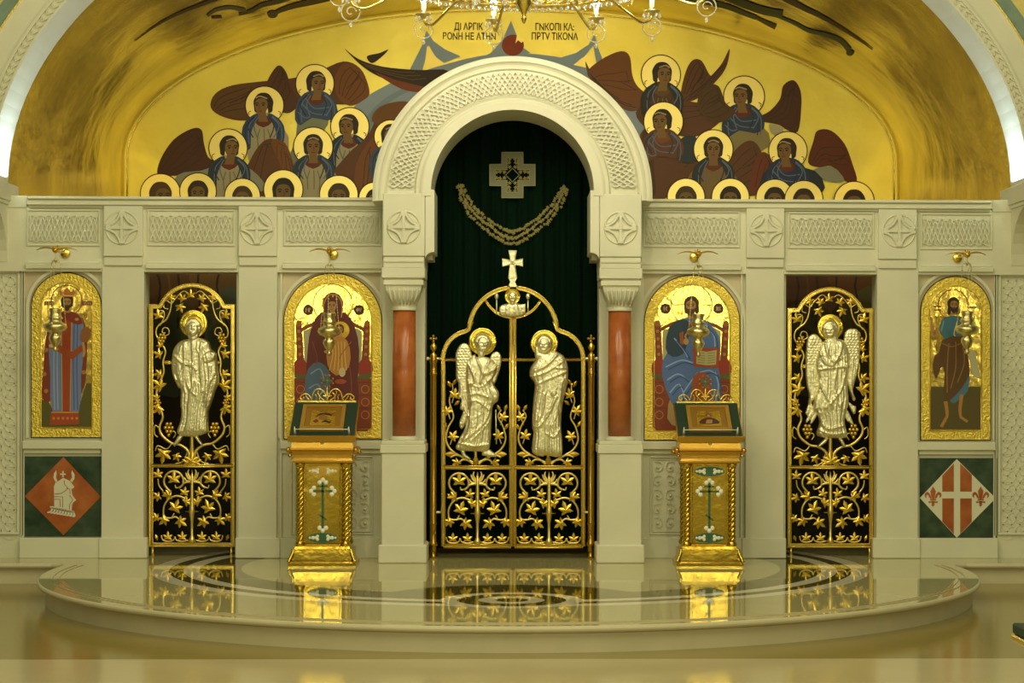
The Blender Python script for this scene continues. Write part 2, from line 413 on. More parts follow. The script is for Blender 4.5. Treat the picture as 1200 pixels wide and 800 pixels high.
for s in (-1, 1):
    mb = MB()                                           # wall core, in pieces around the openings
    sbox(mb, -720, 168, 315, 654, .06, .32, 0, s); sbox(mb, 277, 448, 315, 654, .06, .32, 0, s); sbox(mb, 448, 498, 305, 654, .003, .32, 0, s)
    sbox(mb, -720, 448, 238, 315, .006, .32, 0, s); sbox(mb, 448.5, 507, 242, 304, -.10, .32, 0, s)
    mb.box(s*sx(24), s*sx(27), .03, .1, PZ(313), PZ(628)); mb.box(s*sx(-24), s*sx(-60), .03, .1, PZ(313), 0)
    mb.build('wall_panel', 'stone', SC)
    mb = MB()                                           # cornice
    sbox(mb, 31, 449, 229.5, 233, -.075, .32, .006, s); sbox(mb, 31, 449, 233, 240, -.05, .32, .006, s); sbox(mb, 33, 449, 240, 243, -.02, .2, .004, s); sbox(mb, -20, 31, 229, 243, -.004, .32, .004, s)
    mb.build('cornice', 'stone', SC)
    for a, c in ((116, 172), (276, 328)):               # pilasters
        mb = MB(); sbox(mb, a+3, c-3.5, 309, 632, .0, .08, .004, s); sbox(mb, a, c+.5, 630, 654, -.02, .06, .006, s)
        mb.build('pilaster', 'stone', SC)
    for a, c in ((121, 166.5), (279, 324)):             # blocks above the pilasters with cross medallions
        mb = MB(); sbox(mb, a, c, 241, 300, -.04, .1, .004, s); sbox(mb, a+.5, c, 300, 311, -.022, .1, .004, s)
        cx = s*(sx(a)+sx(c))/2
        o = mb.build('frieze_block', 'stone', SC)
        mb = MB(); medallion(mb, cx, PZ(267.5, 0, 200), -.041, .133); mb.build('cross_medallion', 'stone', o)
    for a, c, n in ((31, 117, 8), (172, 275, 9), (332, 446, 11)):
        mb = MB(); frame(mb, a, c, 245, 288, 0, s); lattice(mb, a+4, c-3, 253, 282, -.002, s, n)
        sbox(mb, a, c, 306.5, 309, -.012, .05, .003, s); sbox(mb, a-2, c+2, 309, 314.5, -.02, .05, .004, s)
        mb.build('frieze_panel', 'stone', SC)
    # icon bays: stepped frame, sill, plinth
    for a, c, st in ((26, 120, 119), (328, 448, 447)):
        mb = MB()
        sbox(mb, a, a+2.5, 315, 630, .03, .1, .003, s); sbox(mb, c+.4, c+1.6, 315, 630, .03, .1, .003, s)
        sbox(mb, a+1, c-1, 315, 318, .035, .1, .003, s)
        sbox(mb, a, c, 516.3, 526, .0, .1, .006, s); sbox(mb, a+2, c-2, 526, 531, .03, .1, .004, s)
        sbox(mb, a-3, c, 630, 654, .0, .1, .004, s)
        mb.build('bay_moulding', 'stone', SC)
        # tan spandrel behind the icon and pale ring round the arch top
        x0, x1 = (37, 118.5) if a < 100 else (333, 447)
        y = .055; rr = (x1-x0)/2+6
        mb = MB(); sbox(mb, a+3, c-3, 319, 362 if a < 100 else 378, .058, .1, 0, s); mb.build('spandrel', 'stone_tan', SC)
        cx = (3.640 if a < 100 else 1.473) if s > 0 else -(sx(x0)+sx(x1))/2; R1 = abs(sx(x0)-sx(x1))/2; zc = PZ(320, .03, 100)-R1
        ib = MB(); L = []
        zl = zc-PZ(512, .03, 100) if False else zc-PZ(513, .03, 100)
        for t in ['a'] + list(np.linspace(pi, 0, 33)) + ['b']:
            for r_, y_ in ((R1+.030, .06), (R1+.030, .036), (R1+.055, .036), (R1+.055, .06)): L.append((cx+r_*(-1 if t == 'a' else 1), y_, zc-zl) if isinstance(t, str) else (cx+r_*cos(t), y_, zc+r_*sin(t)))
        ib.raw(L, [(k*4+i, k*4+i+1, k*4+i+5, k*4+i+4) for k in range(34) for i in range(3)])
        ib.build('arch_moulding', 'stone', SC)
    # outermost carved panel
    mb = MB(); frame(mb, -18, 23.5, 317, 626, .055, s, .02, .02)
    y = .059; cxs = (sx(-8, y), sx(12, y))
    for k in range(19):
        z = PZ(325 + k*16.5, y, 0)
        for x in cxs:
            c0 = s*x
            mb.tube([(c0+.068*cos(2*pi*i/16), y, z+.068*sin(2*pi*i/16)) for i in range(16)], .006, 4, closed=True)
            for q in range(4):
                an = q*pi/2+pi/4
                mb.tube([(c0, y, z), (c0+.03*cos(an)-.012*sin(an), y, z+.03*sin(an)+.012*cos(an)), (c0+.062*cos(an), y, z+.062*sin(an))], .007, 4)
    mb.build('carved_panel', 'stone', SC)
    # arabesque panel under the inner icon
    mb = MB(); frame(mb, 341, 438, 534, 626, .055, s, .012, .01); frame(mb, 346, 435, 537, 623, .055, s, .008, .006)
    y = .05; xa, xb = sorted((s*sx(346), s*sx(435))); rg = random.Random(3)
    for i in range(6):
        for k in range(5):
            cx = xa+(i+.5)*(xb-xa)/6; z = PZ(547+k*16.5, y, 400); d = 1 if (i+k) % 2 else -1
            mb.tube([(cx+d*(.052-.0042*j)*cos(.62*j+1), y, z+(.056-.0045*j)*sin(.62*j+1)) for j in range(12)], .0055, 4)
            mb.ball((cx, y, z), .012, n=6)
    mb.build('arabesque_panel', 'stone', SC)
    # porch pier block over the column, with cross medallion
    YP = -.43
    mb = MB(); sbox(mb, 448, 497.5, 226, 300, YP, .3, .006, s); sbox(mb, 448.5, 497, 300, 314, YP+.012, .2, .006, s); sbox(mb, 449, 496.5, 304, 307, YP+.004, .2, .003, s)
    o = mb.build('pier_block', 'stone', SC)
    mb = MB(); medallion(mb, s*(sx(448, YP)+sx(497.5, YP))/2, PZ(266, YP, 470), YP-.002, .128); mb.build('cross_medallion', 'stone', o)
    # inner order of the arch below its springing, ending in a cavetto
    mb = MB(); xa, xb = s*sx(498, YP), s*sx(508.5, YP); zt, zb = PZ(222, YP, 500), PZ(303, YP, 500)
    n = 6; pts = [(xa, zt), (xb, zt), (xb, zb+.055)] + [(xb+(xa-xb)*(sin(radians(90*k/n))), zb+.055*(1-(1-cos(radians(90*k/n))))) for k in range(1, n+1)]
    mb.prism([(x, YP+.004, z) for x, z in pts], (0, .62, 0)); mb.build('inner_jamb', 'stone', SC)
    # capital: two slabs and a basket tapering from square to round, carved with leaves
    cx = s*sx(473.3, -.28); cy = -.245
    mb = MB(); zz = lambda py: PZ(py, cy, 473)
    hw = .172
    mb.box(cx-hw, cx+hw, cy-hw, .02, zz(327), zz(314.5), bev=.006); mb.box(cx-hw+.012, cx+hw-.012, cy-hw+.012, .02, zz(335), zz(329)); mb.box(cx-hw+.02, cx+hw-.02, cy-hw+.02, .02, zz(329), zz(327))
    L = []; NN = 32; lev = [(335, .145, 0.0), (341, .142, .15), (348, .128, .4), (354, .110, .75), (359, .100, 1.0), (361, .104, 1), (363.5, .104, 1), (364, .094, 1)]
    for py, r, rd in lev:
        for k in range(NN):
            a = 2*pi*k/NN+pi/4; q = 1/max(abs(cos(a)), abs(sin(a)))
            rr = r*(q*(1-rd)+1.0*rd) if rd < 1 else r
            L.append((cx+rr*cos(a), cy+rr*sin(a), zz(py)))
    mb.raw(L, [(i*NN+k, i*NN+(k+1) % NN, (i+1)*NN+(k+1) % NN, (i+1)*NN+k) for i in range(len(lev)-1) for k in range(NN)])
    for k in range(7):
        x = cx-.11+k*.0366; f = 1-.30
        mb.tube([(cx+(x-cx)*.72, cy-.112, zz(357)), (cx+(x-cx)*.9, cy-.138, zz(349)), (x*1.0, cy-.153, zz(342)), (x, cy-.158, zz(338))], [.007, .010, .009, .004], 5)
    mb.build('capital', 'stone', SC)
    mb = MB(); mb.lathe([(.093, zz(511)), (.094, zz(440)), (.091, zz(364))], cx, cy, 32)
    mb.build('column_shaft', 'red_marble', SC, SIDE[s] + ' red marble column shaft')
    mb = MB(); mb.lathe([(.115, zz(516)), (.118, zz(514)), (.112, zz(512.5)), (.098, zz(511)), (.094, zz(510.5))], cx, cy, 32)
    mb.box(cx-hw, cx+hw, cy-hw, .02, zz(520), zz(515.5), bev=.005); mb.box(cx-hw-.008, cx+hw+.008, cy-hw-.008, .02, zz(530), zz(520), bev=.005)
    mb.box(cx-hw+.004, cx+hw-.004, cy-hw+.004, .02, zz(640), zz(530), bev=.005); mb.box(cx-hw-.02, cx+hw+.02, cy-hw-.02, -.05, 0, zz(636), bev=.008)
    mb.build('pedestal', 'stone', SC)
# central arch ring: profile from outer edge (0) to inner edge (1)
YP = -.43
prof = [(0, .74), (0, -.012), (.05, -.022), (.10, -.022), (.125, -.006), (.16, .006), (.20, .010), (.23, .004), (.26, .024), (.71, .024), (.74, .004), (.78, .012), (.80, .010), (.83, .0), (.86, -.004), (1.0, -.004), (1.0, .66)]
def ringp(t, w, dy, drop=0):
    ox, oy = 600.5-163*cos(pi-t)*-1, 229-163*sin(t); ix, iy = 600.5+95.5*cos(t), 224-95.5*sin(t)
    ox = 600.5+164*cos(t)
    p = P(ox+(ix-ox)*w, oy+(iy-oy)*w+drop*(1-.3*w), YP); return (p.x, YP+dy, p.z)
mb = MB(); NA = 64; L = []
for k in range(-1, NA+2):
    t = pi*(1-min(NA, max(0, k))/NA)
    for w_, dy in prof: L.append(ringp(t, w_, dy, 7 if k in (-1, NA+1) else 0))
n = len(prof)
mb.raw(L, [(k*n+i, k*n+i+1, (k+1)*n+i+1, (k+1)*n+i) for k in range(NA+2) for i in range(n-1)] + [tuple(range(n)), tuple(range((NA+2)*n, (NA+3)*n))])
ARC = mb.build('central_arch', 'stone', SC)
mb = MB()
for k in range(6):
    pts = []
    for i in range(0, 401):
        t = pi*(1-i/400)*.965+pi*.0175; ph = i/400*22*pi+k*pi/3
        pts.append(ringp(t, .487+.205*(2/pi)*math.asin(sin(ph)), .010-.005*cos(2*ph+k*pi)))
    mb.tube(pts, .0085, 4)
mb.build('interlace_carving', 'stone', ARC)
# ------------------------------------------------------------------ relief and vine helpers
def poly_sd(poly, X, Y):
    """signed distance (inside positive) and nearest outline point, numpy"""
    p = np.array(poly); q = np.roll(p, -1, 0); d = q-p
    ap = np.stack([X, Y], -1)[:, None, :]-p[None]
    t = np.clip((ap*d[None]).sum(-1)/np.maximum((d*d).sum(-1), 1e-9)[None], 0, 1)
    c = p[None]+t[..., None]*d[None]
    dd = np.sqrt(((np.stack([X, Y], -1)[:, None, :]-c)**2).sum(-1)); k = dd.argmin(1)
    near = c[np.arange(len(X)), k]; dist = dd[np.arange(len(X)), k]
    y0, y1 = p[:, 1][None], q[:, 1][None]; yy = Y[:, None]
    cr = (y0 > yy) != (y1 > yy)
    xi = p[:, 0][None]+(yy-y0)*d[:, 0][None]/np.where(np.abs(d[:, 1]) < 1e-9, 1e-9, d[:, 1])[None]
    ins = ((cr & (X[:, None] < xi)).sum(1) % 2) == 1
    return np.where(ins, dist, -dist), near
def seg_d(pts, X, Y):
    p = np.array(pts[:-1]); d = np.array(pts[1:])-p
    ap = np.stack([X, Y], -1)[:, None, :]-p[None]
    t = np.clip((ap*d[None]).sum(-1)/np.maximum((d*d).sum(-1), 1e-9)[None], 0, 1)
    c = p[None]+t[..., None]*d[None]
    return np.sqrt(((np.stack([X, Y], -1)[:, None, :]-c)**2).sum(-1)).min(1)
def relief(name, mats, parent, shapes, folds, y0, step=.8, back=.012, label=None):
    """raised figure: shapes = (outline px, base, swell, reach) in px ; folds = (line px, width, height)"""
    A = np.concatenate([np.array(s[0]) for s in shapes]); x0, yy0 = A.min(0)-2; x1, yy1 = A.max(0)+2
    nx, ny = int((x1-x0)/step)+1, int((yy1-yy0)/step)+1
    gx, gy = np.meshgrid(x0+np.arange(nx)*step, yy0+np.arange(ny)*step); X, Y = gx.ravel(), gy.ravel()
    D = np.full(len(X), -1e9); N = np.zeros((len(X), 2)); H = np.zeros(len(X))
    for poly, base, swell, reach in shapes:
        sd, nr = poly_sd(poly, X, Y); b = sd > D
        D = np.where(b, sd, D); N[b] = nr[b]
        u = np.clip(sd/reach, 0, 1); h = base+swell*np.sqrt(np.clip(1-(1-u)**2, 0, 1))
        H = np.where(sd > 0, np.maximum(H, h), H)
    edge = np.clip(D/1.5, 0, 1)
    for ln, w, a in folds: H += a*np.exp(-(seg_d(ln, X, Y)/w)**2)*edge
    keep = D > -step*.72
    out = keep & (D < 0); X2 = np.where(out, N[:, 0], X); Y2 = np.where(out, N[:, 1], Y); H = np.where(out, .6, np.maximum(H, .3))
    idx = -np.ones(len(X), int); V = []; fs = []
    Dg = D.reshape(ny, nx); K = keep.reshape(ny, nx)
    for j in range(ny-1):
        for i in range(nx-1):
            q = [j*nx+i, j*nx+i+1, (j+1)*nx+i+1, (j+1)*nx+i]
            if keep[q].all() and D[q].max() > 0:
                for k in q:
                    if idx[k] < 0:
                        idx[k] = len(V); p = P(X2[k], Y2[k], y0); V.append((p.x, p.y-H[k]/S_, p.z))
                fs.append(tuple(idx[k] for k in q))
    from collections import Counter
    ec = Counter()
    for f in fs:
        for a, b in zip(f, f[1:]+f[:1]): ec[(min(a, b), max(a, b))] += 1
    bk = {}
    for (a, b), c in list(ec.items()):
        if c == 1:
            for k in (a, b):
                if k not in bk: bk[k] = len(V); V.append((V[k][0], y0+back, V[k][2]))
            fs.append((a, b, bk[b], bk[a]))
    mb = MB(); mb.raw(V, fs, 0, None, True)
    return mb.build(name, mats, parent, label)
S_ = 143.75
def sm(pts, n=5): return spline(pts, n, True)
def span(poly, y):
    xs = []
    for (xa, ya), (xb, yb) in zip(poly, poly[1:]+poly[:1]):
        if (ya > y) != (yb > y): xs.append(xa+(y-ya)*(xb-xa)/(yb-ya))
    return (min(xs), max(xs)) if len(xs) >= 2 else None
def auto_folds(poly, ya, yb, n, w=1.3, a=1.2, jit=.04, seed=1, lean=0):
    rg = random.Random(seed); out = []
    for k in range(n):
        u = (k+.5)/n+rg.uniform(-jit, jit); pts = []
        a0 = ya+rg.uniform(0, .35)*(yb-ya); 
        for i in range(9):
            y = a0+(yb-a0)*i/8; sp = span(poly, y)
            if sp: pts.append((sp[0]+(sp[1]-sp[0])*min(.96, max(.04, u+lean*(i/8-.5)+rg.uniform(-.008, .008))), y))
        if len(pts) > 2: out.append((pts, w, a*rg.uniform(.6, 1.2)))
    return out
def face_folds(cx, cy, r, dx=0):
    """brow, eyes, nose, mouth of a small relief head"""
    x = cx+dx
    return [([(x, cy-r*.1), (x+dx*.3, cy+r*.3)], r*.11, r*.20), ([(x-r*.42, cy-r*.1), (x-r*.15, cy-r*.08)], r*.1, -r*.16), ([(x+r*.15, cy-r*.08), (x+r*.42, cy-r*.1)], r*.1, -r*.16),
            ([(x-r*.5, cy-r*.28), (x-r*.1, cy-r*.22)], r*.09, r*.10), ([(x+r*.1, cy-r*.22), (x+r*.5, cy-r*.28)], r*.09, r*.10),
            ([(x-r*.22, cy+r*.52), (x+r*.22, cy+r*.52)], r*.09, -r*.12)]
def head_shapes(h):
    a = np.array(h); (x0, y0), (x1, y1) = a.min(0), a.max(0); cx, cy, rx, ry = (x0+x1)/2, (y0+y1)/2, (x1-x0)/2, (y1-y0)/2
    return [(circ(cx, cy-1.0, rx*1.22, 20, ry=ry*1.06), 3.0, 3.0, 4), (circ(cx, cy+1.2, rx*.80, 20, ry=ry*.84), 6.0, 3.4, 5)]
def hair_folds(cx, cy, r, dx=0):
    return [(circ(cx-dx*.4, cy, r*k, 12, 10, 170), r*.09, r*.12) for k in (.72, .88, 1.02)]
LEAF = [(-168, .35)] + [e for t, L_ in ((-118, .86), (-60, 1.02), (0, 1.22), (60, 1.02), (118, .86)) for e in ((t-17, .74*L_), (t, 1.10*L_), (t+17, .74*L_), (t+(30 if t < 118 else 50), .52 if t < 118 else .35))][:-1] + [(168, .35)]
def leaf(mb, cx, cy, r, ang, y, th=.006, mi=1, up=.9):
    """five-lobed vine leaf cut from sheet, domed; ang in degrees, 90 = up the picture"""
    pts = []; r *= 1.14 if mi else 1
    for a, k in LEAF:
        t = radians(ang+a); pts.append((cx+r*k*cos(t), cy-r*k*sin(t)))
    fr = [P(px, py, y) for px, py in pts]; c = P(cx, cy, y); n = len(fr)
    h = r*up*.28/S_
    V = [(c.x, y-th-h, c.z)] + [(p.x, y-th-(h*.45 if LEAF[i][1] < .5 else 0), p.z) for i, p in enumerate(fr)] + [(p.x, y, p.z) for p in fr]
    mb.raw(V, [(0, 1+i, 1+(i+1) % n) for i in range(n)] + [(1+i, 1+n+i, 1+n+(i+1) % n, 1+(i+1) % n) for i in range(n)], mi)
def bud(mb, cx, cy, r, ang, y, th=.006):
    t = radians(ang); d = (cos(t), -sin(t)); q = (sin(t), cos(t))
    pts = [(cx-d[0]*r, cy-d[1]*r), (cx+q[0]*r*.5, cy+q[1]*r*.5), (cx+d[0]*r*.5+q[0]*r*.38, cy+d[1]*r*.5+q[1]*r*.38), (cx+d[0]*r*1.1, cy+d[1]*r*1.1), (cx+d[0]*r*.5-q[0]*r*.38, cy+d[1]*r*.5-q[1]*r*.38), (cx-q[0]*r*.5, cy-q[1]*r*.5)]
    fr = [P(a, b, y) for a, b in pts]; c = P(cx, cy, y); n = 6
    mb.raw([(c.x, y-th-r*.3/S_, c.z)] + [(p.x, y-th*.6, p.z) for p in fr] + [(p.x, y+.002, p.z) for p in fr], [(0, 1+i, 1+(i+1) % n) for i in range(n)] + [(1+i, 1+n+i, 1+n+(i+1) % n, 1+(i+1) % n) for i in range(n)], 1)
def grapes(mb, cx, cy, r, ang, y):
    t = radians(ang); d = (cos(t), -sin(t)); q = (sin(t), cos(t))
    for i, m_ in enumerate((2, 3, 2, 1)):
        for k in range(m_):
            u = (i-1)*r*.62; v = (k-(m_-1)/2)*r*.58
            p = P(cx+d[0]*u+q[0]*v, cy+d[1]*u+q[1]*v, y); mb.ball((p.x, y-.004, p.z), r*.36/S_, 1, n=6)
def line(mb, pts, r, y, n=6, sub=4, flat=.8):
    """tapered stem along photo points ; r in px (number or (start, end))"""
    sp = spline(pts, sub); N = len(sp)
    rr = [r/S_]*N if not hasattr(r, '__len__') else [(r[0]+(r[1]-r[0])*i/(N-1))/S_ for i in range(N)]
    mb.tube([P(a, b, y) for a, b in sp], rr, n, flat=flat)
def bar(mb, pts, w, y, closed=False, d=.02):
    """flat frame bar with a bead along each edge, width w px"""
    q = [P(a, b, y) for a, b in pts]; N = len(pts); L = []; beads = ([], [])
    for i in range(N):
        a = Vector(pts[(i-1) % N] if (closed or i) else pts[0]); c = Vector(pts[(i+1) % N] if (closed or i < N-1) else pts[-1])
        p = Vector(pts[i]); t1 = (p-a).normalized() if (p-a).length > 1e-6 else (c-p).normalized(); t2 = (c-p).normalized() if (c-p).length > 1e-6 else t1
        n1 = Vector((-t1.y, t1.x)); n2 = Vector((-t2.y, t2.x)); nn = (n1+n2); k = max(nn.length_squared/2, .35); nn = nn/k
        for sgn, bd in ((-1, beads[0]), (1, beads[1])):
            e = p+nn*(sgn*w/2); u = P(e.x, e.y, y); L += [(u.x, y, u.z), (u.x, y+d, u.z)]
            e = p+nn*(sgn*(w/2-.7)); u = P(e.x, e.y, y); bd.append((u.x, y-.003, u.z))
    fs = []
    for i in range(N if closed else N-1):
        j = (i+1) % N; a, b = i*4, j*4
        fs += [(a, b, b+2, a+2), (a+1, a+3, b+3, b+1), (a, a+1, b+1, b), (a+2, b+2, b+3, a+3)]
    if not closed: fs += [(0, 2, 3, 1), ((N-1)*4, (N-1)*4+1, (N-1)*4+3, (N-1)*4+2)]
    mb.raw(L, fs)
    for bd in beads: mb.tube(bd, .9/S_, 5, closed=closed)

def scroll_panel(mb, x0, x1, y0, y1, y, extra=False):
    """acanthus tree with vine scrolls filling a door's lower panel"""
    cx = (x0+x1)/2; kx = (x1-x0)/430; ky = (y1-y0)/490
    if extra: kx *= .81
    k = min(kx, ky)
    for s in (-1, 1):
        q = lambda x, z: (cx+s*(x-360)*kx, y0+(z-115)*ky)
        g = lambda a: a if s > 0 else 180-a
        L_ = lambda *p: [q(*e) for e in p]
        cs = [(235+66*cos(radians(a)), 200-66*sin(radians(a))) for a in range(-20, 246, 19)]
        line(mb, L_((270, 245), (296, 225), *cs[1:], (213, 275), (205, 292)), 9*k, y)
        line(mb, L_((340, 206), (318, 208), (300, 216)), 9*k, y)
        leaf(mb, *q(237, 190), 42*k, g(90), y); line(mb, L_((245, 225), (250, 245), (272, 240)), (5*k, 6*k), y)
        leaf(mb, *q(308, 278), 30*k, g(80), y); line(mb, L_((330, 325), (312, 300)), 5*k, y)
        leaf(mb, *q(205, 292), 34*k, g(185), y); bud(mb, *q(172, 282), 18*k, g(150), y)
        line(mb, L_((330, 330), (300, 310), (255, 298), (205, 315), (172, 360), (165, 410), (178, 440), (215, 445), (250, 438), (280, 462)), (9*k, 7*k), y)
        leaf(mb, *q(245, 380), 44*k, g(70), y); line(mb, L_((238, 415), (222, 440)), 5*k, y)
        leaf(mb, *q(278, 466), 38*k, g(-35), y); leaf(mb, *q(172, 455), 34*k, g(225), y)
        leaf(mb, *q(322, 338), 32*k, g(30), y)
        for e in ((345, 128, 332, 150), (322, 148, 328, 172), (312, 178, 322, 198)):
            line(mb, L_((358, 205), (e[2], e[3]), (e[0]-6, e[1]-6)), (14*k, 3*k), y, flat=.6)
        for x in (195, 293): leaf(mb, *q(x, 575), 30*k, 90, y)
        line(mb, L_((150, 560), (160, 590), (195, 600), (232, 592), (243, 568)), 6*k, y); line(mb, L_((243, 568), (255, 592), (293, 600), (335, 592)), 6*k, y)
        if extra:
            leaf(mb, *q(128, 160), 32*k, 90, y); line(mb, L_((128, 185), (135, 230), (165, 270)), 6*k, y)
            leaf(mb, *q(128, 300), 30*k, g(200), y); leaf(mb, *q(118, 440), 28*k, g(180), y); line(mb, L_((118, 455), (170, 448)), 5*k, y)
            bud(mb, *q(118, 575), 22*k, g(110), y)
    line(mb, [(cx, y0+(125-115)*ky), (cx, y0+(200-115)*ky)], (3*k, 14*k), y, sub=2)
    st = [(130, 4), (200, 12), (300, 14), (380, 20), (405, 24), (420, 20), (470, 11), (560, 12), (580, 20), (604, 30)]
    mb.lathe([(r*k/S_, PZ(y0+(z-115)*ky, y, cx)) for z, r in st], PX(cx, y, y1), y, 10)
    p0 = P(cx-45*k, y0+(402-115)*ky, y); p1 = P(cx+45*k, y0+(402-115)*ky, y); mb.tube([p0, p1], 4*k/S_, 5)

# ------------------------------------------------------------------ curtain behind the central gate
YC = .37
ct = thing('green_curtain', 'dark green velvet curtain with gold embroidery filling the central arch', 'curtain')
mb = MB(); NXc, NZc = 120, 2; L = []
for i in range(NXc+1):
    x = -.80+1.6*i/NXc; yy = YC+.018*sin(i*.55)+.010*sin(i*1.33+1)
    zt = PZ(226, YC)+sqrt(max(0, .80**2-x*x))+.02
    L += [(x, yy, .05), (x, yy, min(zt, PZ(120, YC)))]
mb.raw(L, [(2*i, 2*i+2, 2*i+3, 2*i+1) for i in range(NXc)], 0, None, True)
mb.build('cloth', 'velvet', ct)
ye = YC-.035
def qp(mb, pts, y=ye, th=.004, mi=0, col=None): mb.prism([P(a, b, y) for a, b in pts], (0, th, 0), mi, col)
mb = MB()
def cross_pts(cx, cy, a, b): return [(cx-b, cy-a), (cx+b, cy-a), (cx+b, cy-b), (cx+a, cy-b), (cx+a, cy+b), (cx+b, cy+b), (cx+b, cy+a), (cx-b, cy+a), (cx-b, cy+b), (cx-a, cy+b), (cx-a, cy-b), (cx-b, cy-b)]
CX, CYc = 600.5, 205
o1, i1 = cross_pts(CX, CYc, 26.5, 12.5), cross_pts(CX, CYc, 20, 6.3)
L = [P(a, b, ye) for a, b in o1+i1]; mb.raw(L, [(k, (k+1) % 12, 12+(k+1) % 12, 12+k) for k in range(12)], 1)
for pts in (o1, i1): mb.tube([P(a, b, ye-.002) for a, b in pts], .9/S_, 4, closed=True)
for a in range(4):
    t = a*pi/2
    q = lambda u, v: (CX+u*cos(t)-v*sin(t), CYc+u*sin(t)+v*cos(t))
    for u, v in ((9, -3), (9, 3), (14, -3.6), (14, 3.6), (18, -3), (18, 3)):
        c = q(u, v); leaf(mb, c[0], c[1], 2.6, math.degrees(-t)+(40 if v < 0 else -40), ye, .003, 0)
    c = q(5, 0); mb.tube([P(*q(4, -4), ye), P(*q(8, 0), ye), P(*q(4, 4), ye)], .8/S_, 4, mi=1)
mb.build('embroidered_cross', ['embroidery', 'embroidery_grey'], ct, 'gold embroidered cross on the green curtain')
mb = MB()
rg = random.Random(5)
gl = spline([(539, 218), (546, 236), (558, 252), (574, 265), (588, 275), (600, 279), (612, 275), (626, 265), (642, 252), (655, 236), (662, 220)], 6)
for i, (a, b) in enumerate(gl):
    w_ = 2.6+4.6*sin(pi*i/(len(gl)-1))**.7
    for k in range(3):
        off = (k-1)*w_*.9; j = min(i+1, len(gl)-1); h = max(i-1, 0)
        t = Vector((gl[j][0]-gl[h][0], gl[j][1]-gl[h][1])).normalized()
        leaf(mb, a-t.y*off+rg.uniform(-1, 1), b+t.x*off+rg.uniform(-1, 1), rg.uniform(2.0, 2.9), rg.uniform(0, 360), ye+rg.uniform(0, .003), .003, 0)
mb.tube([P(a, b, ye) for a, b in gl], .7/S_, 4)
mb.build('embroidered_garland', ['embroidery'], ct, 'gold embroidered leaf garland on the green curtain')

# ------------------------------------------------------------------ central gate
YG = .0
G = thing('royal_gate', 'tall gilded double gate with two silver-gilt figures in the central arch', 'gate')
for s, px in ((-1, 508), (1, 692.5)):
    mb = MB(); c = P(px, 540, YG); k = 1/S_
    zz = lambda py: PZ(py, YG, px)
    mb.lathe([(4.2*k, 0), (4.2*k, .02), (3.6*k, .025), (3.6*k, zz(640)), (5.4*k, zz(639)), (5.4*k, zz(636)), (3.9*k, zz(634)), (4.0*k, zz(615)), (4.8*k, zz(614)), (4.0*k, zz(612)), (3.9*k, zz(440)), (4.8*k, zz(438)), (4.0*k, zz(436)), (4.2*k, zz(425)), (5.2*k, zz(423)), (4.0*k, zz(419)), (4.4*k, zz(416)), (1.8*k, zz(413)), (1.4*k, zz(410))], c.x, YG, 16)
    post = mb.build('gate_post', 'bronze_rod', G)
    mb = MB(); mb.lathe([(1.4*k, zz(412)), (3.9*k, zz(408)), (3.9*k, zz(405)), (1.6*k, zz(402)), (1.2*k, zz(400))], c.x, YG, 14)
    for a in range(4):
        t = a*pi/2; p = P(px, 396.5, YG); mb.ball((p.x+.021*cos(t), YG, p.z+.021*sin(t)), .012, n=8)
    mb.ball((p.x, YG-.006, p.z), .012, n=8); mb.build('finial', 'brass', post)
    mb = MB(); p = P(px+s*6.6, 420, YG); mb.ball((p.x, YG, p.z), .016, n=8); mb.tube([(c.x, YG, p.z), (p.x, YG, p.z)], .010, 6); mb.tube([(c.x, YG, p.z), (P(px-s*9, 420, YG).x, YG, p.z)], .012, 6)
    mb.build('hinge', 'silver_gilt', post); mb = MB()
    for py in (600,): mb.tube([(c.x, YG, zz(py)), (P(px-s*9, py, YG).x, YG, zz(py))], .012, 6)
    mb.build('hinge', 'silver_gilt', post)
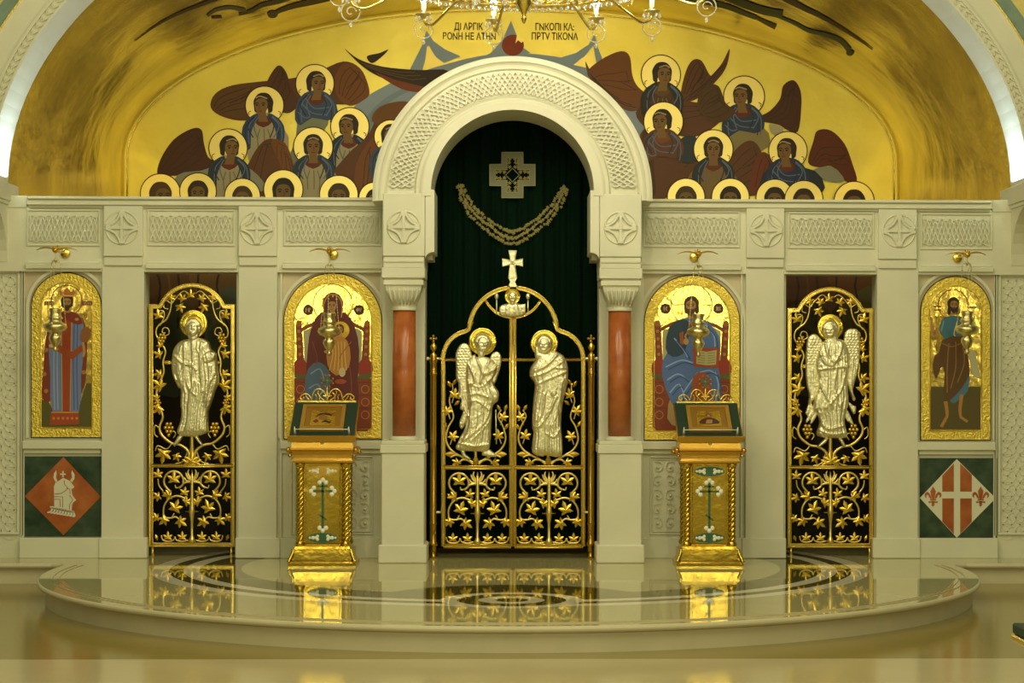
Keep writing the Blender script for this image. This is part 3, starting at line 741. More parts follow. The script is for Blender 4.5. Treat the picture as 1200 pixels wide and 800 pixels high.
for s in (-1, 1):                                        # the two leaves
    m = lambda x: 601+s*(601-x)*-1
    xo = 519.5 if s < 0 else 683.5; xi = 599.0 if s < 0 else 603.0; M = lambda x: x if s < 0 else 1202.5-x
    mb = MB()
    arcs = [(xo, 640)] + [(xo, 430)] + [(M(550+(-31)*cos(radians(a))), 421-33*sin(radians(a))) for a in range(0, 88, 8)] + [(M(549), 386), (M(551), 381)] + [(M(601.2-51.5*cos(radians(a))), 388.5-51.5*sin(radians(a))) for a in range(8, 91, 6)]
    bar(mb, arcs, 5.2, YG)
    bar(mb, [(xo, 639.5), (xi, 639.5)], 5.5, YG-.004); bar(mb, [(xo-3*(-s) if False else xo, 547.5), (xi, 547.5)], 5, YG-.006); bar(mb, [(xo, 421.5), (xi, 421.5)], 3.4, YG+.006)
    bar(mb, [(xi, 640), (xi, 373 if s < 0 else 373)], 4.4, YG-.002)
    bar(mb, [(M(601.2-35.6*cos(radians(a))), 336.4+35.6*sin(radians(a))) for a in range(26, 91, 8)], 3.2, YG+.004)
    mb.build('gate_frame', 'gold', G)
    mb = MB(); scroll_panel(mb, *((522, 597) if s < 0 else (605.5, 681)), 551, 637, YG+.008); mb.build('scrollwork', ['gilt_stem', 'gilt_leaf'], G)
    mb = MB(); c0 = 557.5 if s < 0 else 642.5; y = YG+.006
    line(mb, [(c0, 545), (c0, 520)], 2, y)
    for d in (-1, 1):
        X = lambda u: c0+d*u
        line(mb, [(X(3), 544), (X(10), 538), (X(22), 533), (X(30), 536)], (2, 1), y); bud(mb, X(30), 532, 6, 0 if d > 0 else 180, y)
        line(mb, [(X(2), 542), (X(14), 538), (X(22), 544)], (2, 1.2), y); leaf(mb, X(22), 541, 5, -40 if d > 0 else 220, y)
        ot = (d < 0) == (s < 0)                          # side next to the post: taller spray
        pts = [(X(12), 537), (X(28), 528), (X(35), 515), (X(32), 500), (X(26), 488)] + ([(X(31), 470), (X(27), 456), (X(28), 449)] if ot else [(X(30), 480)])
        line(mb, pts, (1.7, .8), y)
        lv = [(27, 512, 6, 120), (33, 482, 6, 60), (25, 463, 6, 100)] if ot else [(27, 511, 6, 100), (32, 489, 5.5, 70)]
        for u, v, r_, a in lv: leaf(mb, X(u), v, r_, a if d > 0 else 180-a, y); line(mb, [(X(u), v), (X(u+3 if u < 30 else u-3), v+9)], .8, y)
        for u, v, a in ([(36, 497, 60), (22, 472, 140), (31, 450, 60), (25, 448, 120)] if ot else [(36, 500, 60), (35, 478, 70), (27, 478, 120)]): bud(mb, X(u), v, 4.2, a if d > 0 else 180-a, y)
    bud(mb, c0, 541, 7, 90, y-.004); mb.build('vine_spray', ['gilt_stem', 'gilt_leaf'], G)
# cross on the top
mb = MB(); y = YG-.004
def flare(c, a, b, w0, w1): 
    d = (Vector(b)-Vector(a)).normalized(); n = Vector((-d.y, d.x)); return [tuple(Vector(a)+n*w0), tuple(Vector(b)+n*w1), tuple(Vector(b)-n*w1), tuple(Vector(a)-n*w0)]
for a, b, w0, w1 in (((600.8, 309), (600.8, 293.5), 1.6, 4.2), ((600.8, 307.5), (589, 307.5), 1.6, 4.2), ((600.8, 307.5), (612.6, 307.5), 1.6, 4.2), ((600.8, 306), (600.8, 326), 1.8, 4.8)):
    pt = flare(None, a, b, w0, w1); qp(mb, pt, y, .02); mb.tube([P(*e, y) for e in pt], .9/S_, 5, closed=True)
qp(mb, [(596, 326), (605.6, 326), (603.5, 330), (606, 336), (595.6, 336), (598, 330)], y, .02)
mb.build('gate_cross', 'silver_gilt', G)
# half-length figure in the top roundel, with two staffs
hd = circ(600.5, 348, 5.2, 16, ry=6.6)
bodyp = sm([(586, 369), (585, 360), (590, 356.5), (597, 355), (600, 356), (605, 355), (612, 357), (615, 361), (615, 369), (608, 371), (594, 371)], 3)
o = relief('bust_figure', 'silver_gilt', G, [(bodyp, 1, 3, 6), (hd, 3, 3, 5), (circ(600.5, 353.5, 3.4, 10, ry=4.5), 2.5, 2, 3), ([(606, 357), (616, 356), (616, 366), (606, 367)], 3.5, 1, 1)], face_folds(600.5, 348, 5.5) + auto_folds(bodyp, 357, 370, 6, .8, .8), YG, .55)
mb = MB(); 
for a, b in ((8.9, 5.5),): 
    for k in range(24):
        t0, t1 = 2*pi*k/24, 2*pi*(k+1)/24
        mb.raw([P(600.5+r_*cos(t), 347-r_*sin(t), YG-(.012 if r_ > 6 else .006)) for t in (t0, t1) for r_ in (a, b)] + [P(600.5+a*cos(t), 347-a*sin(t), YG+.006) for t in (t0, t1)] + [P(600.5, 347, YG-.004)], [(0, 1, 3, 2), (0, 2, 5, 4), (1, 6, 3)])
mb.build('halo', 'polished_gold', o)
for px in (582, 618.7):
    mb = MB(); mb.tube([P(px, 368.5, YG), P(px, 351, YG)], .9/S_, 6); p = P(px, 347, YG); mb.ball((p.x, YG, p.z), 2.7/S_, n=8, sc=(1, .6, 1.4)); mb.build('staff', 'silver_gilt', o)

def halo(parent, cx, cy, r, y0, r_in=.55, mats='polished_gold'):
    mb = MB(); n = 36; pr = [(1.0, .010), (1.0, -.006), (.95, -.014), (.88, -.010), (.80, -.016), (r_in, -.010), (.0, -.006)]
    L = []
    for r_, d in pr:
        for k in range(n): p = P(cx+r*r_*cos(2*pi*k/n), cy-r*r_*sin(2*pi*k/n), y0); L.append((p.x, y0+d, p.z))
    mb.raw(L, [(i*n+k, i*n+(k+1) % n, (i+1)*n+(k+1) % n, (i+1)*n+k) for i in range(len(pr)-1) for k in range(n)], 0, None, True)
    return mb.build('halo', mats, parent)
def crop(ox, oy, sc): return lambda pts: [(ox+a/sc, oy+b/sc) for a, b in pts]
def wing(parent, poly, y0, tips, seed=1):
    """feathered wing: rows of scallops above, long quills below"""
    xs = [p[0] for p in poly]; ys = [p[1] for p in poly]; fd = []
    a, b = min(ys), max(ys)
    for r_ in np.arange(a+5, a+(b-a)*.42, 3.2):
        sp = span(poly, r_)
        if sp:
            n = max(2, int((sp[1]-sp[0])/3.5))
            for k in range(n):
                x = sp[0]+(k+.5+(.5 if int(r_) % 2 else 0))*(sp[1]-sp[0])/n; fd.append((circ(x, r_, 1.7, 5, 190, 350), .5, .8))
    fd += auto_folds(poly, a+(b-a)*.42, b, 6, .7, 1.1, .02, seed)
    return relief('wing', 'silver_gilt', parent, [(poly, 1.2, 2.2, 4)] + [(sm(t, 3), .8, 1.2, 2) for t in tips], fd, y0+.012, .8)

YR = YG-.03                                              # figures stand just in front of the leaves
c2 = crop(495, 380, 4.708)
body = sm(c2([(288, 165), (300, 178), (345, 178), (385, 190), (408, 222), (412, 262), (392, 300), (398, 335), (420, 370), (418, 420), (388, 455), (380, 560), (368, 690), (300, 700), (188, 690), (205, 630), (236, 560), (246, 450), (240, 340), (238, 262), (250, 195)]), 4)
head = circ(565.6, 402.6, 8.2, 18, ry=10.6)
fl = c2([(208, 692), (222, 730), (262, 748), (268, 740), (240, 715), (232, 690)]); fr = c2([(330, 690), (328, 722), (370, 730), (412, 732), (405, 715), (375, 690)])
arm = sm(c2([(250, 300), (300, 335), (345, 320), (400, 222), (412, 230), (385, 300), (345, 345), (300, 352), (250, 330)]), 3)
hand = sm(c2([(335, 265), (385, 240), (405, 215), (415, 230), (395, 260), (345, 285)]), 3)
orb = circ(*c2([(385, 385)])[0], 8, 18)
fd = auto_folds(body, 470, 526, 13, .8, 1.2, .03, 3) + auto_folds(body, 418, 500, 11, .7, .7, .05, 31, .1) + [(spline(c2(l), 3), w_, a) for l, w_, a in (
    ([(250, 210), (290, 300), (270, 330)], 1.2, 1.4), ([(300, 190), (330, 260), (320, 320)], 1.2, 1.3), ([(370, 195), (350, 240), (320, 320)], 1.2, 1.2), ([(240, 400), (300, 380), (360, 400)], 1.3, 1.8), ([(245, 430), (300, 420), (370, 470)], 1.2, 1.5), ([(380, 430), (345, 540), (225, 640)], 1.4, 2.2), ([(385, 450), (365, 540), (270, 640)], 1.2, 1.4), ([(200, 650), (280, 670), (370, 660)], 1.6, 1.5), ([(240, 480), (270, 540), (250, 600)], 1.2, 1.2))]
fd += face_folds(565.6, 403, 7.0, 1.8) + hair_folds(565.6, 402, 8.6, 2)
F1 = relief('angel_figure', 'silver_gilt', G, [(body, 2.5, 6.5, 11), *head_shapes(head), (circ(564, 414, 4.5, 10, ry=6), 4, 3, 4), (fl, 2, 3, 3), (fr, 2, 3, 3), (arm, 7.5, 2.5, 3.5), (hand, 9.5, 2, 2.5), (orb, 7.5, 2, 5)], fd, YR, .75, label='silver-gilt winged figure holding a disc')
halo(F1, 565.5, 400, 16.3, YR+.01)
wing(F1, sm(c2([(252, 112), (212, 108), (183, 160), (185, 240), (186, 300), (200, 330), (197, 410), (214, 412), (206, 465), (224, 480), (202, 545), (222, 575), (262, 480), (262, 300), (275, 180)]), 4), YR, [], 2)
wing(F1, sm(c2([(396, 152), (428, 158), (436, 210), (412, 300), (395, 330), (372, 280), (370, 190)]), 4), YR, [], 3)
mb = MB(); mb.tube([P(*c2([(405, 470)])[0], YR-.01), P(*c2([(408, 660)])[0], YR-.01)], .8/S_, 5); mb.build('staff', 'silver_gilt', F1)
c3 = crop(590, 380, 4.708)
body = sm(c3([(205, 165), (250, 155), (290, 148), (335, 178), (356, 240), (352, 330), (326, 440), (318, 560), (322, 720), (240, 722), (160, 708), (166, 600), (158, 560), (164, 420), (172, 330), (146, 290), (145, 250), (165, 212)]), 4)
head = circ(637.6, 403.5, 8.0, 18, ry=10.2)
fd = auto_folds(body, 480, 530, 13, .8, 1.1, .03, 5) + auto_folds(body, 414, 500, 11, .7, .7, .05, 33, -.15) + [(spline(c3(l), 3), w_, a) for l, w_, a in (
    ([(150, 260), (230, 230), (300, 160)], 1.3, 1.8), ([(155, 290), (240, 260), (330, 200)], 1.2, 1.4), ([(185, 330), (250, 300), (345, 260)], 1.2, 1.3), ([(165, 590), (230, 520), (290, 400)], 1.4, 2.0), ([(170, 560), (215, 480), (225, 380)], 1.2, 1.4), ([(320, 560), (280, 620), (240, 600)], 1.2, 1.3), ([(300, 420), (290, 500), (260, 560)], 1.2, 1.2), ([(330, 300), (310, 400), (320, 500)], 1.3, 1.3), ([(200, 340), (185, 440), (180, 560)], 1.2, 1.0), ([(295, 240), (330, 240)], 1.2, 1.6))]
fd += face_folds(637.0, 404.5, 7.0, -.6) + hair_folds(637.6, 403, 8.6)
arm2 = sm(c3([(215, 375), (250, 385), (290, 395), (302, 408), (250, 402), (218, 388)]), 3)
hand2 = sm(c3([(262, 375), (282, 362), (290, 378), (280, 395), (262, 392)]), 3)
F2 = relief('robed_figure', 'silver_gilt', G, [(body, 2.5, 6.5, 11), *head_shapes(head), (sm(c3([(180, 120), (200, 150), (250, 160), (270, 120), (265, 150), (290, 160), (225, 185), (175, 185)]), 3), 4, 3, 5), (arm2, 7.5, 2, 3), (hand2, 9, 2, 2.5), (c3([(170, 705), (180, 722), (220, 730), (230, 712)]), 2, 3, 3), (c3([(270, 715), (285, 730), (325, 728), (315, 712)]), 2, 3, 3)], fd, YR, .75, label='silver-gilt veiled figure with one hand raised')
halo(F2, 637.8, 402.3, 16.2, YR+.01)

# ------------------------------------------------------------------ side gates
def side_gate(s, cx, dy, label):
    """arched side gate; cx centre column, dy vertical offset of the photographed gate"""
    y = .20; T = thing('side_gate', label, 'gate')
    W2 = 48.0; X = lambda u: cx+u
    mb = MB()
    top = [(X(-W2), 638+dy*.2), (X(-W2), 359+dy), (X(-37.5), 359+dy)] + [(X(-40*cos(radians(a))), 374+dy-40*sin(radians(a))) for a in range(26, 155, 8)] + [(X(37.5), 359+dy), (X(W2), 359+dy), (X(W2), 638+dy*.2)]
    bar(mb, top, 5, y, closed=True); bar(mb, [(X(-W2), 545.5+dy*.4), (X(W2), 545.5+dy*.4)], 4, y-.004)
    for d in (-1, 1): bar(mb, [(X(d*22), 424.7+dy), (X(d*33), 424.7+dy)], 4, y+.004)
    for d in (-1, 1): mb.tube([P(X(d*46), 641, y+.01), P(X(d*46), 655, y+.01)], .012, 6)
    mb.build('gate_frame', 'gold', T)
    mb = MB(); scroll_panel(mb, X(-45.5), X(45.5), 548.5+dy*.4, 635+dy*.2, y+.008, True); mb.build('scrollwork', ['gilt_stem', 'gilt_leaf'], T)
    for d in (-1, 1):
        mb = MB(); yv = y+.008; q = lambda u, v: (X(d*u), v+dy*(.5 if v > 470 else 1)); g = lambda a: a if d > 0 else 180-a
        line(mb, [q(2, 540), q(5, 528), (q(14, 521)), q(24, 519), q(35, 510), q(38, 500), q(34, 488), q(39, 474), q(42, 462), q(38, 448), q(33, 436), q(34, 424), q(31, 412), q(36, 402), q(42, 392), q(40, 382), q(30, 374), q(25, 362), q(24, 350)], (2, 1), yv)
        line(mb, [q(36, 400), q(32, 394), q(27, 391), q(28, 385), q(33, 384), q(35, 389), q(31, 390)], .8, yv); line(mb, [q(38, 382), q(33, 372), q(33, 365), q(38, 364), q(39, 369), q(35, 370)], .8, yv)
        line(mb, [q(24, 356), q(18, 348), q(10, 341), q(4, 344)], (1, .6), yv); line(mb, [q(24, 356), q(31, 352), q(33, 360), q(28, 362)], .7, yv)
        for u, v, r_, a in ((39, 370, 6, 80), (14, 359, 5.5, 250), (1.5, 346, 5, 90), (11, 350, 5, 60), (24, 349, 5, 90), (38, 415, 5.5, 20), (38, 438, 5.5, 350), (37, 452, 7.5, 40), (39, 478, 6.5, 320), (33, 531, 8.5, 280), (18, 534, 5, 250), (37, 405, 4, 60), (41, 466, 4.5, 30)):
            if u == 1.5 and d > 0: continue
            leaf(mb, *q(u, v), r_, g(a), yv)
        grapes(mb, *q(35, 396), 6, -90, yv); grapes(mb, *q(27, 501), 7, -90, yv); grapes(mb, *q(40, 472), 5, -90, yv)
        line(mb, [q(36, 505), q(43, 498), q(44, 508), q(40, 512)], .8, yv); line(mb, [q(24, 520), q(30, 526), q(40, 522), q(43, 528)], .9, yv); line(mb, [q(22, 513), q(19, 508), q(22, 505), q(25, 508)], .8, yv); line(mb, [q(5, 527), q(10, 540), q(20, 543)], .9, yv)
        mb.build('vine', ['gilt_stem', 'gilt_leaf'], T)
    mb = MB(); line(mb, [(cx, 545), (cx, 500)], 2.6, y+.01); leaf(mb, cx, 540, 8, 90, y-.006); leaf(mb, cx-5, 542, 5, 150, y-.004); leaf(mb, cx+5, 542, 5, 30, y-.004); mb.build('stem', ['gilt_stem', 'gilt_leaf'], T)
    return T, y-.025
T1, yr = side_gate(-1, 225.0, 0, 'arched gilded gate with a robed standing figure, left of the central gate')
c5 = crop(165, 310, 4.708); c6 = lambda pts: [(165+a/4.44, 470+b/4.44) for a, b in pts]
body = sm(c5([(262, 410), (330, 405), (375, 425), (388, 465), (415, 490), (425, 560), (432, 640), (412, 700), (392, 760)]) + c6([(352, 60), (352, 140), (345, 165), (270, 185), (192, 168), (208, 100), (212, 40)]) + c5([(220, 780), (222, 690), (208, 680), (178, 610), (172, 540), (182, 470), (215, 425)]), 4)
head = circ(226.8, 384.5, 8.2, 18, ry=11)
fd = auto_folds(body, 440, 505, 13, .8, 1.2, .03, 8) + auto_folds(body, 398, 470, 12, .7, .7, .05, 35) + [(spline(c5(l), 3), w_, a) for l, w_, a in (
    ([(245, 430), (250, 520), (240, 640)], 1.3, 1.5), ([(290, 430), (295, 540), (290, 700)], 1.2, 1.4), ([(340, 430), (335, 540), (345, 700)], 1.2, 1.3), ([(215, 600), (230, 660), (215, 690)], 1.2, 1.2), ([(190, 500), (240, 545), (290, 550)], 1.2, 1.5), ([(300, 640), (290, 700), (310, 720)], 1.3, 1.4), ([(390, 560), (385, 640), (350, 700)], 1.2, 1.4), ([(410, 600), (370, 700), (360, 780)], 1.2, 1.4), ([(180, 600), (210, 640), (240, 560)], 1.1, 1.2))]
fd += face_folds(226.8, 383.5, 7.0, .3) + hair_folds(226.8, 382.5, 8.8) + [([(226.8, 391), (227, 398)], 2.5, 1.0)]
arm = sm(c5([(255, 535), (300, 552), (320, 580), (312, 592), (285, 570), (250, 556)]), 3)
scr = sm(c5([(345, 500), (385, 478), (418, 490), (408, 525), (370, 545), (345, 530)]), 3)
fe = [c6([(195, 178), (168, 225), (175, 238), (210, 205), (222, 180)]), c6([(275, 180), (300, 215), (328, 238), (322, 222), (300, 185)])]
F3 = relief('robed_figure', 'silver_gilt', T1, [(body, 2.5, 6.5, 11), *head_shapes(head), (sm(c5([(262, 380), (320, 380), (312, 415), (290, 425), (270, 415)]), 3), 5, 2.5, 4), (arm, 8, 2, 2.5), (scr, 8, 2.5, 4)] + [(f, 1.5, 3, 3) for f in fe], fd, yr, .75)
halo(F3, 227, 379.3, 16.4, yr+.012)
T2, yr = side_gate(1, 973.0, 4.5, 'arched gilded gate with one winged figure, right of the central gate')
c7 = crop(915, 310, 4.708); c8 = lambda pts: [(915+a/4.44, 470+b/4.44) for a, b in pts]
body = sm(c7([(250, 410), (310, 408), (345, 420), (372, 470), (378, 540), (365, 640), (372, 760)]) + c8([(330, 100), (345, 180), (300, 192), (190, 180), (200, 110), (185, 60)]) + c7([(175, 790), (205, 650), (190, 560), (205, 470)]), 4)
head = circ(972.3, 386.5, 8, 18, ry=10.6)
fd = auto_folds(body, 450, 512, 13, .8, 1.2, .03, 11) + auto_folds(body, 400, 480, 12, .7, .7, .05, 37) + [(spline(c7(l), 3), w_, a) for l, w_, a in (
    ([(240, 430), (255, 500), (290, 540)], 1.3, 1.4), ([(330, 430), (320, 490), (290, 540)], 1.3, 1.4), ([(205, 580), (280, 570), (360, 560)], 1.3, 1.6), ([(200, 620), (230, 700), (280, 790)], 1.2, 1.4), ([(350, 600), (320, 700), (240, 790)], 1.2, 1.2), ([(300, 580), (290, 680), (320, 780)], 1.2, 1.2), ([(210, 480), (235, 540), (280, 560)], 1.4, 1.8))]
fd += [(spline(c8([(195, 60), (230, 140), (335, 120)]), 3), 1.5, 2.0), (spline(c8([(195, 150), (260, 172), (340, 160)]), 3), 1.2, 1.2)]
fd += face_folds(971.5, 387.5, 7.0, -.5) + hair_folds(972.3, 386, 8.6)
arm = sm(c7([(215, 545), (262, 520), (320, 500), (335, 520), (290, 560), (230, 580)]), 3); arm_b = sm(c7([(370, 545), (330, 530), (290, 535), (285, 560), (335, 570), (370, 575)]), 3)
fe = [c8([(225, 195), (190, 232), (200, 240), (235, 215), (248, 195)]), c8([(298, 195), (325, 240), (338, 232), (325, 205), (318, 195)])]
F4 = relief('angel_figure', 'silver_gilt', T2, [(body, 2.5, 6.5, 11), *head_shapes(head), (sm(c7([(255, 385), (300, 385), (312, 420), (285, 435), (255, 425)]), 3), 4.5, 2.5, 4), (arm, 8, 2, 3), (arm_b, 8, 2, 3), (circ(978, 421, 5, 12), 9, 2, 4)] + [(f, 1.5, 3, 3) for f in fe], fd, yr, .75)
halo(F4, 972.8, 383.3, 15.4, yr+.012)
wing(F4, sm(c7([(205, 392), (178, 382), (148, 408), (138, 500), (140, 640), (155, 720), (150, 760), (165, 770), (205, 700), (230, 560), (235, 440)]), 4), yr, [c8([(165, 30), (130, 100), (140, 108), (185, 50)]), c8([(150, 0), (128, 60), (140, 70), (165, 30)]), c8([(185, 40), (152, 110), (165, 112), (195, 60)])], 6)
wing(F4, sm(c7([(345, 420), (360, 365), (395, 352), (430, 372), (436, 500), (420, 600), (398, 690), (412, 740), (395, 745), (360, 640), (345, 520)]), 4), yr, [c8([(330, 40), (355, 110), (375, 122), (378, 115), (350, 50)]), c8([(345, 0), (380, 70), (392, 30), (375, 20)]), c8([(322, 60), (345, 105), (352, 100), (335, 50)])], 7)
# ------------------------------------------------------------------ painter for flat painted art
class Art:
    def __init__(s, y=None, fn=None, step=1e-4): s.mb = MB(); s.y = y; s.fn = fn; s.k = 0; s.step = step
    def at(s, a, b): return s.fn(a, b, s.k*s.step) if s.fn else P(a, b, s.y-s.k*s.step)
    def poly(s, pts, col, smooth=0, gold=False):
        s.k += 1; pts = spline(pts, smooth, True) if smooth else pts
        s.mb.face([s.at(a, b) for a, b in pts], 1 if gold else 0, lin(col))
    def ell(s, cx, cy, rx, ry, col, n=20, gold=False): s.poly(circ(cx, cy, rx, n, ry=ry), col, 0, gold)
    def stroke(s, pts, w, col, sub=4, gold=False, closed=False):
        s.k += 1; sp = spline(pts, sub, closed) if sub else list(pts)
        if closed: sp.append(sp[0])
        N = len(sp); L = []
        for i, p in enumerate(sp):
            a = sp[max(0, i-1)] if not closed else sp[(i-1) % (N-1)]; c = sp[min(N-1, i+1)] if not closed else sp[(i+1) % (N-1)]
            t = Vector((c[0]-a[0], c[1]-a[1])); t = t.normalized() if t.length > 1e-9 else Vector((1, 0))
            ww = (w if not hasattr(w, '__len__') else w[0]+(w[1]-w[0])*i/(N-1))/2
            L.append((s.at(p[0]-t.y*ww, p[1]+t.x*ww), s.at(p[0]+t.y*ww, p[1]-t.x*ww)))
        for (a, b), (c, d) in zip(L, L[1:]): s.mb.face([a, c, d, b], 1 if gold else 0, lin(col))
    def ringed(s, cx, cy, r, w, col, gold=False, a0=0, a1=360): s.stroke(circ(cx, cy, r, 30, a0, a1), w, col, 0, gold, a1-a0 >= 360)
    def build(s, name, parent=None, label=None): return s.mb.build(name, ['paint', 'gold_paint'], parent, label, False)
def portrait(A, cx, cy, r, turn=0, hair='34200c', skin='a87c42', band=None, beard=None, long_=0, neck=True, dark='2c1808'):
    f = cx+turn*r*.22
    if neck: A.poly([(f-r*.38, cy+r*.6), (f+r*.38, cy+r*.6), (cx+r*.5, cy+r*1.75), (cx-r*.5, cy+r*1.75)], skin)
    A.poly([(cx-r*.98, cy+r*.2), (cx-r*1.02, cy-r*.45), (cx-r*.6, cy-r*1.12), (cx, cy-r*1.3), (cx+r*.6, cy-r*1.12), (cx+r*1.02, cy-r*.45), (cx+r*.98, cy+r*.2), (cx+r*(.9+.1*long_), cy+r*(.7+long_)), (cx+r*.5, cy+r*(.8+.8*long_)), (cx+r*.4, cy+r*.3), (cx-r*.4, cy+r*.3), (cx-r*.5, cy+r*(.8+.8*long_)), (cx-r*(.9+.1*long_), cy+r*(.7+long_))], hair, 3)
    A.poly([(f-r*.66, cy-r*.25), (f-r*.4, cy-r*.62), (f, cy-r*.7), (f+r*.4, cy-r*.62), (f+r*.66, cy-r*.25), (f+r*.6, cy+r*.45), (f+r*.28, cy+r*1.0), (f, cy+r*1.12), (f-r*.28, cy+r*1.0), (f-r*.6, cy+r*.45)], skin, 3)
    if beard: A.poly([(f-r*.6, cy+r*.3), (f-r*.3, cy+r*.5), (f, cy+r*.42), (f+r*.3, cy+r*.5), (f+r*.6, cy+r*.3), (f+r*.45, cy+r*1.05), (f, cy+r*1.5), (f-r*.45, cy+r*1.05)], beard, 3)
    x = f+turn*r*.12; w = r*.11
    for d in (-1, 1):
        A.stroke([(x+d*r*.14, cy-r*.16), (x+d*r*.34, cy-r*.24), (x+d*r*.52, cy-r*.14)], w, dark, 2); A.ell(x+d*r*.33, cy-r*.0, r*.15, r*.09, dark, 8)
    A.stroke([(x+turn*r*.05, cy-r*.1), (x+r*.10*(turn or 1), cy+r*.32), (x-r*.06*(turn or 1), cy+r*.36)], w*.8, '6b4520', 2)
    A.stroke([(x-r*.2, cy+r*.6), (x, cy+r*.63), (x+r*.2, cy+r*.6)], w, '7a3418', 2)
    if band: A.stroke([(cx-r*.55+turn*r*.25, cy-r*.72), (f+turn*r*.15, cy-r*.92), (cx+r*.6+turn*r*.2, cy-r*.68)], (r*.12, r*.16), band, 3)
def write(txt, px, py, h, y, m, parent, name='lettering', sx_=1.0):
    c = bpy.data.curves.new(name, 'FONT'); c.body = txt; c.size = 1; c.offset = .022; c.align_x = 'CENTER'; c.align_y = 'CENTER'
    o = bpy.data.objects.new('t', c); scn.collection.objects.link(o); bpy.context.view_layer.update()
    me = bpy.data.meshes.new_from_object(o.evaluated_get(bpy.context.evaluated_depsgraph_get())); bpy.data.objects.remove(o)
    p = P(px, py, y); q = P(px, py-h, y); k = (q.z-p.z)/.72
    for v in me.vertices: v.co = Vector((p.x+v.co.x*k*sx_, y, p.z+v.co.y*k))
    me.name = name; me.materials.clear(); me.materials.append(MATS[m]); return link(name, me, parent)

# ------------------------------------------------------------------ lunette mural
YM = VD-.004
mural = link('angel_mural', None, lun); mural['label'] = 'painted choir of brown-winged angels on the gold lunette'
LK = [0]
mat('lettering', (.10, .07, .02), .6)
def layer():
    a = Art(YM); a.k = LK[0]; return a
BR, DB, RB, MB_ = '683a10', '3c240a', '53280b', '80480f'
BLU, DBL, LBL = '3c5078', '222e44', '62789a'
# blue-grey star-shaped glory behind the arch
A = layer(); GB = '9aabbf'
A.poly([(405, 150), (418, 122), (445, 104), (475, 90), (520, 76), (560, 66), (600, 62), (650, 66), (700, 78), (740, 100), (770, 140), (770, 230), (430, 230)], GB, 3)
A.poly([(499.5, 36), (503, 50), (499, 68), (495, 82), (478, 86), (486, 70), (495, 52)], GB); A.poly([(500, 36), (508, 48), (522, 58), (540, 66), (520, 74), (510, 66), (502, 52)], GB)
A.poly([(599, 24), (605, 40), (612, 55), (622, 62), (560, 70), (575, 62), (588, 48)], GB)
A.poly([(697, 40), (690, 52), (675, 62), (655, 68), (668, 78), (685, 66), (695, 54)], GB); A.poly([(697, 40), (701, 56), (708, 74), (714, 86), (700, 80), (697, 64), (695, 52)], GB)
A.poly([(500.5, 54), (512, 68), (522, 75), (508, 79), (497, 80)], 'ead477', 0, True); A.poly([(694, 58), (684, 67), (672, 76), (686, 79), (697, 82)], 'ead477', 0, True)
A.stroke([(424, 160), (440, 130), (470, 108), (520, 90)], (10, 4), '8799ac'); A.build('painted_glory', mural); LK[0] = A.k
A = layer(); A.ell(601, 53, 13, 12.5, '9a3a10', 24); A.poly([(606, 40), (615, 47), (611, 50), (607, 47), (604, 51)], 'ead477', 0, True); A.ell(598, 56, 5, 4, 'a03a12'); A.build('painted_orb', mural); LK[0] = A.k
def feathers(A, pts, n, col, w=.9):
    """fine barbs running along a wing from its first to its last outline point"""
    xs = [p[0] for p in pts]; h = len(pts)//2
    a, b = pts[:h+1], list(reversed(pts[h:]))+[pts[0]]
    a = spline(a, 4); b = spline(b, 4)[::-1] if False else spline(list(reversed(b)), 4)
    for k in range(1, n+1):
        t = k/(n+1); m = min(len(a), len(b)); ln = []
        for i in range(1, m-1, 2):
            u, v = a[int(i*(len(a)-1)/(m-1))], b[len(b)-1-int(i*(len(b)-1)/(m-1))]; ln.append((u[0]+(v[0]-u[0])*t, u[1]+(v[1]-u[1])*t))
        ln = [p for p in ln if poly_sd(pts, np.array([p[0]]), np.array([p[1]]))[0][0] > 1.2]
        if len(ln) > 2 and max(sqrt((p[0]-q[0])**2+(p[1]-q[1])**2) for p, q in zip(ln, ln[1:])) < 22: A.stroke(ln, w, col, 1)
def wings(name, items):
    A = layer()
    for pts, col, ln in items:
        A.poly(pts, col, 4)
        if ln: feathers(A, pts, 5, ln)
    A.build(name, mural); LK[0] = A.k
